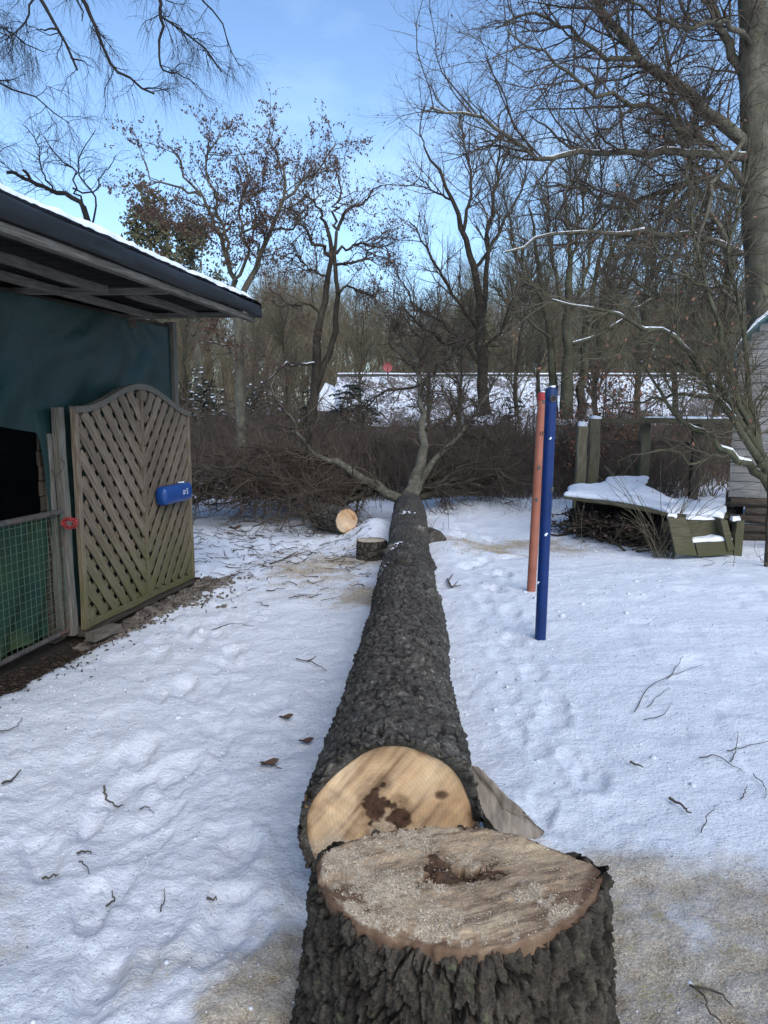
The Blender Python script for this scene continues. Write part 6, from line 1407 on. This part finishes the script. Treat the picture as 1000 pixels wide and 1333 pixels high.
for i, (px, D_, tp_, lab) in enumerate(spec):
    k = i % 4
    root = thing('bare_tree', lab, 'tree', tuple(zero(P(px, 560, D_)) + [0, 0, -.2 if D_ < 26 else -.6]), 'bare trees standing in the scrub')
    s_ = (P(px, tp_, D_)[2] + .5) / 9.6; root.scale = (s_, s_, s_); root.rotation_euler = (0, 0, i * 1.7)
    if k not in fm:
        (V0, F0), (V1, F1), (V2, F2) = fts[k]; a = mesh_np('trunk', V0, F0, MT['dark_bark']); V, F = join((V1, F1), (V2, F2)); b = mesh_np('crown', V, F, MT['twig_olive'], kind='stuff'); fm[k] = (a, b)
        a.parent = root; b.parent = root
    else:
        for q_ in fm[k]: c_ = q_.copy(); C.objects.link(c_); c_.parent = root

# ------------------------------------------------------------ wispy weeds poking out of the snow
def wisps(name, label, pts_list, seed, r0=.003, mat='twig', kids=0, group=None, cat='twig'):
    ro = np.array(pts_list[0][0]); t = thing(name, label, cat, tuple(ro), group); b = [limb(p, r0, r0 * .45, max(6, len(p) * 3), .003, seed + i) for i, p in enumerate(pts_list)]
    if kids:
        k = spawn(b, kids, (.05, .2), (20, 60), r0 * .6, np.random.default_rng(seed), 4, .15, (0, 0, .01), .3); b = b + [k]
    V, F = tubes(b, 5); mesh_np('stems', V, F, MT[mat], t); return t
r = np.random.default_rng(91); c0 = G(862, 722); L_ = []
for k in range(34):
    a = r.uniform(-1.25, 1.1); h = r.uniform(.5, 1.25); b0_ = c0 + [r.normal() * .07, r.normal() * .07, -.03]; L_.append([b0_, b0_ + [math.sin(a) * h * .4, r.normal() * .1, h * .5], b0_ + [math.sin(a) * h * .95, r.normal() * .2, h * (.55 + .4 * math.cos(a))]])
wisps('wild_shrub', 'fan of bare whippy stems growing in front of the snowy platform', L_, 3, .005, 'twig_olive', 60, cat='shrub')
for i, (px, py, tp_, n, lab) in enumerate(((885, 640, 560, 9, 'sparse upright stalks behind the mossy steps'), (670, 662, 600, 9, 'thin upright stalks in the snow left of the poles'), (757, 705, 640, 5, 'few thin stalks leaning in the snow right of the blue pole'), (578, 702, 640, 4, 'two thin stalks standing right of the far end of the log'), (488, 668, 560, 4, 'tall thin stalks left of the far end of the trunk'), (960, 735, 690, 6, 'bent stalks in the snow at the foot of the cabin'))):
    c0 = G(px, py); L_ = []
    for k in range(n):
        b0_ = c0 + [r.normal() * .25, r.normal() * .25, -.02]; e = P(px + r.normal() * 12, tp_ + abs(r.normal()) * 22, b0_[1]); L_.append([b0_, (b0_ + e) / 2 + r.normal(size=3) * .02, [b0_[0] + r.normal() * .08, b0_[1] + r.normal() * .1, e[2]]])
    wisps('dry_stalks', lab, L_, 30 + i, .0035, 'twig_olive', n * 2, cat='stalks')
# fallen twigs lying on the snow, each its own thing
def flat(pxs, lift=.012):
    out = []
    for a, b in pxs: g = G(a, b); g[2] = gh(g[0], g[1]) + lift; out.append(g)
    return out
tw = [([[(826,930),(845,900),(880,880),(915,866)], [(868,886),(878,875),(890,858)]], .003, 'long forked twig on the smooth snow right of the blue pole'), ([[(842,925),(855,912),(872,900)]], .0025, 'short thin twig just below the long forked one'),
      ([[(838,940),(860,935),(875,920)]], .0025, 'bent thin twig below the other two, right of centre'), ([[(820,999),(838,1007)]], .006, 'short stubby dark stick at mid right'), ([[(871,1047),(884,1055),(898,1070)]], .0065, 'thick dark stick with a knobbed end, lower right'),
      ([[(910,996),(930,992),(950,1003),(968,1014)], [(950,1001),(958,985),(960,962)]], .003, 'arched thin twig near the right edge'), ([[(946,986),(970,978),(1000,973)]], .003, 'straight thin twig running out of the right edge'), ([[(980,1015),(993,1030),(996,1050)]], .0025, 'curved hair-thin twig at the right edge'),
      ([[(912,1095),(920,1075),(934,1055)]], .0025, 'upright thin twig below the thick dark stick'), ([[(964,1051),(970,1040),(971,1032)]], .003, 'tiny twig near the right edge'), ([[(898,1290),(915,1306),(925,1333),(940,1345)], [(905,1292),(930,1303),(955,1325)]], .004, 'dark forked stick on sawdust at the bottom right'),
      ([[(3,1026),(15,1018),(28,1008)]], .006, 'dark stick near the left edge'), ([[(136,1026),(140,1036),(150,1040),(159,1047)]], .005, 'crooked dark twig in the snow on the left'), ([[(182,1053),(192,1050),(200,1053)]], .003, 'small curved twig right of the crooked one'),
      ([[(100,1114),(112,1111),(119,1113)]], .005, 'short dark twig low on the left'), ([[(55,1140),(66,1141),(76,1142)]], .005, 'short flat dark twig at lower left'), ([[(138,1172),(146,1165),(148,1157)]], .004, 'small leaning twig at lower left'),
      ([[(103,1125),(113,1132),(118,1142)]], .003, 'thin curved twig between two dark ones'), ([[(209,1184),(213,1170),(214,1156)]], .0025, 'hair-thin twig standing in the snow, lower left'), ([[(270,1170),(282,1168)]], .005, 'short dark twig halfway to the stump'),
      ([[(340,997),(352,998),(368,1008)]], .004, 'thin twig under the fallen leaf'), ([[(0,963),(15,960),(30,945)]], .003, 'thin bent twig by the left edge'), ([[(385,857),(400,858),(425,870)], [(400,858),(412,852)]], .0045, 'thin forked twig left of the log'),
      ([[(275,820),(300,812),(330,815)]], .0035, 'thin twig on the path by the gravel'), ([[(352,732),(382,722),(405,714)], [(370,726),(388,716)]], .008, 'dark forked stick at the front of the brushwood'), ([[(582,757),(588,768),(596,760)], [(588,768),(584,760),(590,748)], [(588,768),(600,764)]], .008, 'small dark star-shaped twig right of the log')]
for i, (ls, rr_, lab) in enumerate(tw): wisps('fallen_twig', lab, [flat(l, .012 + rr_) for l in ls], 500 + i, rr_, 'twig')
r = np.random.default_rng(15)
for (px, py, lab, s_) in ((350, 998, 'curled brown leaf on the snow left of the log', .035), (372, 934, 'dark wet leaf close to the left of the log', .03), (398, 966, 'flat dark bark flake beside the log', .03), (306, 690, 'grey leaf standing up in the snow by the brushwood', .07)):
    g = G(px, py); g[2] = gh(g[0], g[1]) + .01; n = 12; rings = []
    for q_ in (.02, .5, 1.): rings.append(np.array([g + [q_ * s_ * (1.2 + .4 * math.sin(3 * a)) * math.cos(a), q_ * s_ * .7 * math.sin(a), .3 * s_ * q_ * math.sin(a * 2) + s_ * .5 * q_] for a in np.arange(n) * 2*math.pi / n]))
    o = mesh_np('fallen_leaf', np.concatenate(rings), grid_faces(3, n, True), MT['leaf_brown']); tag(o, lab, 'leaf')
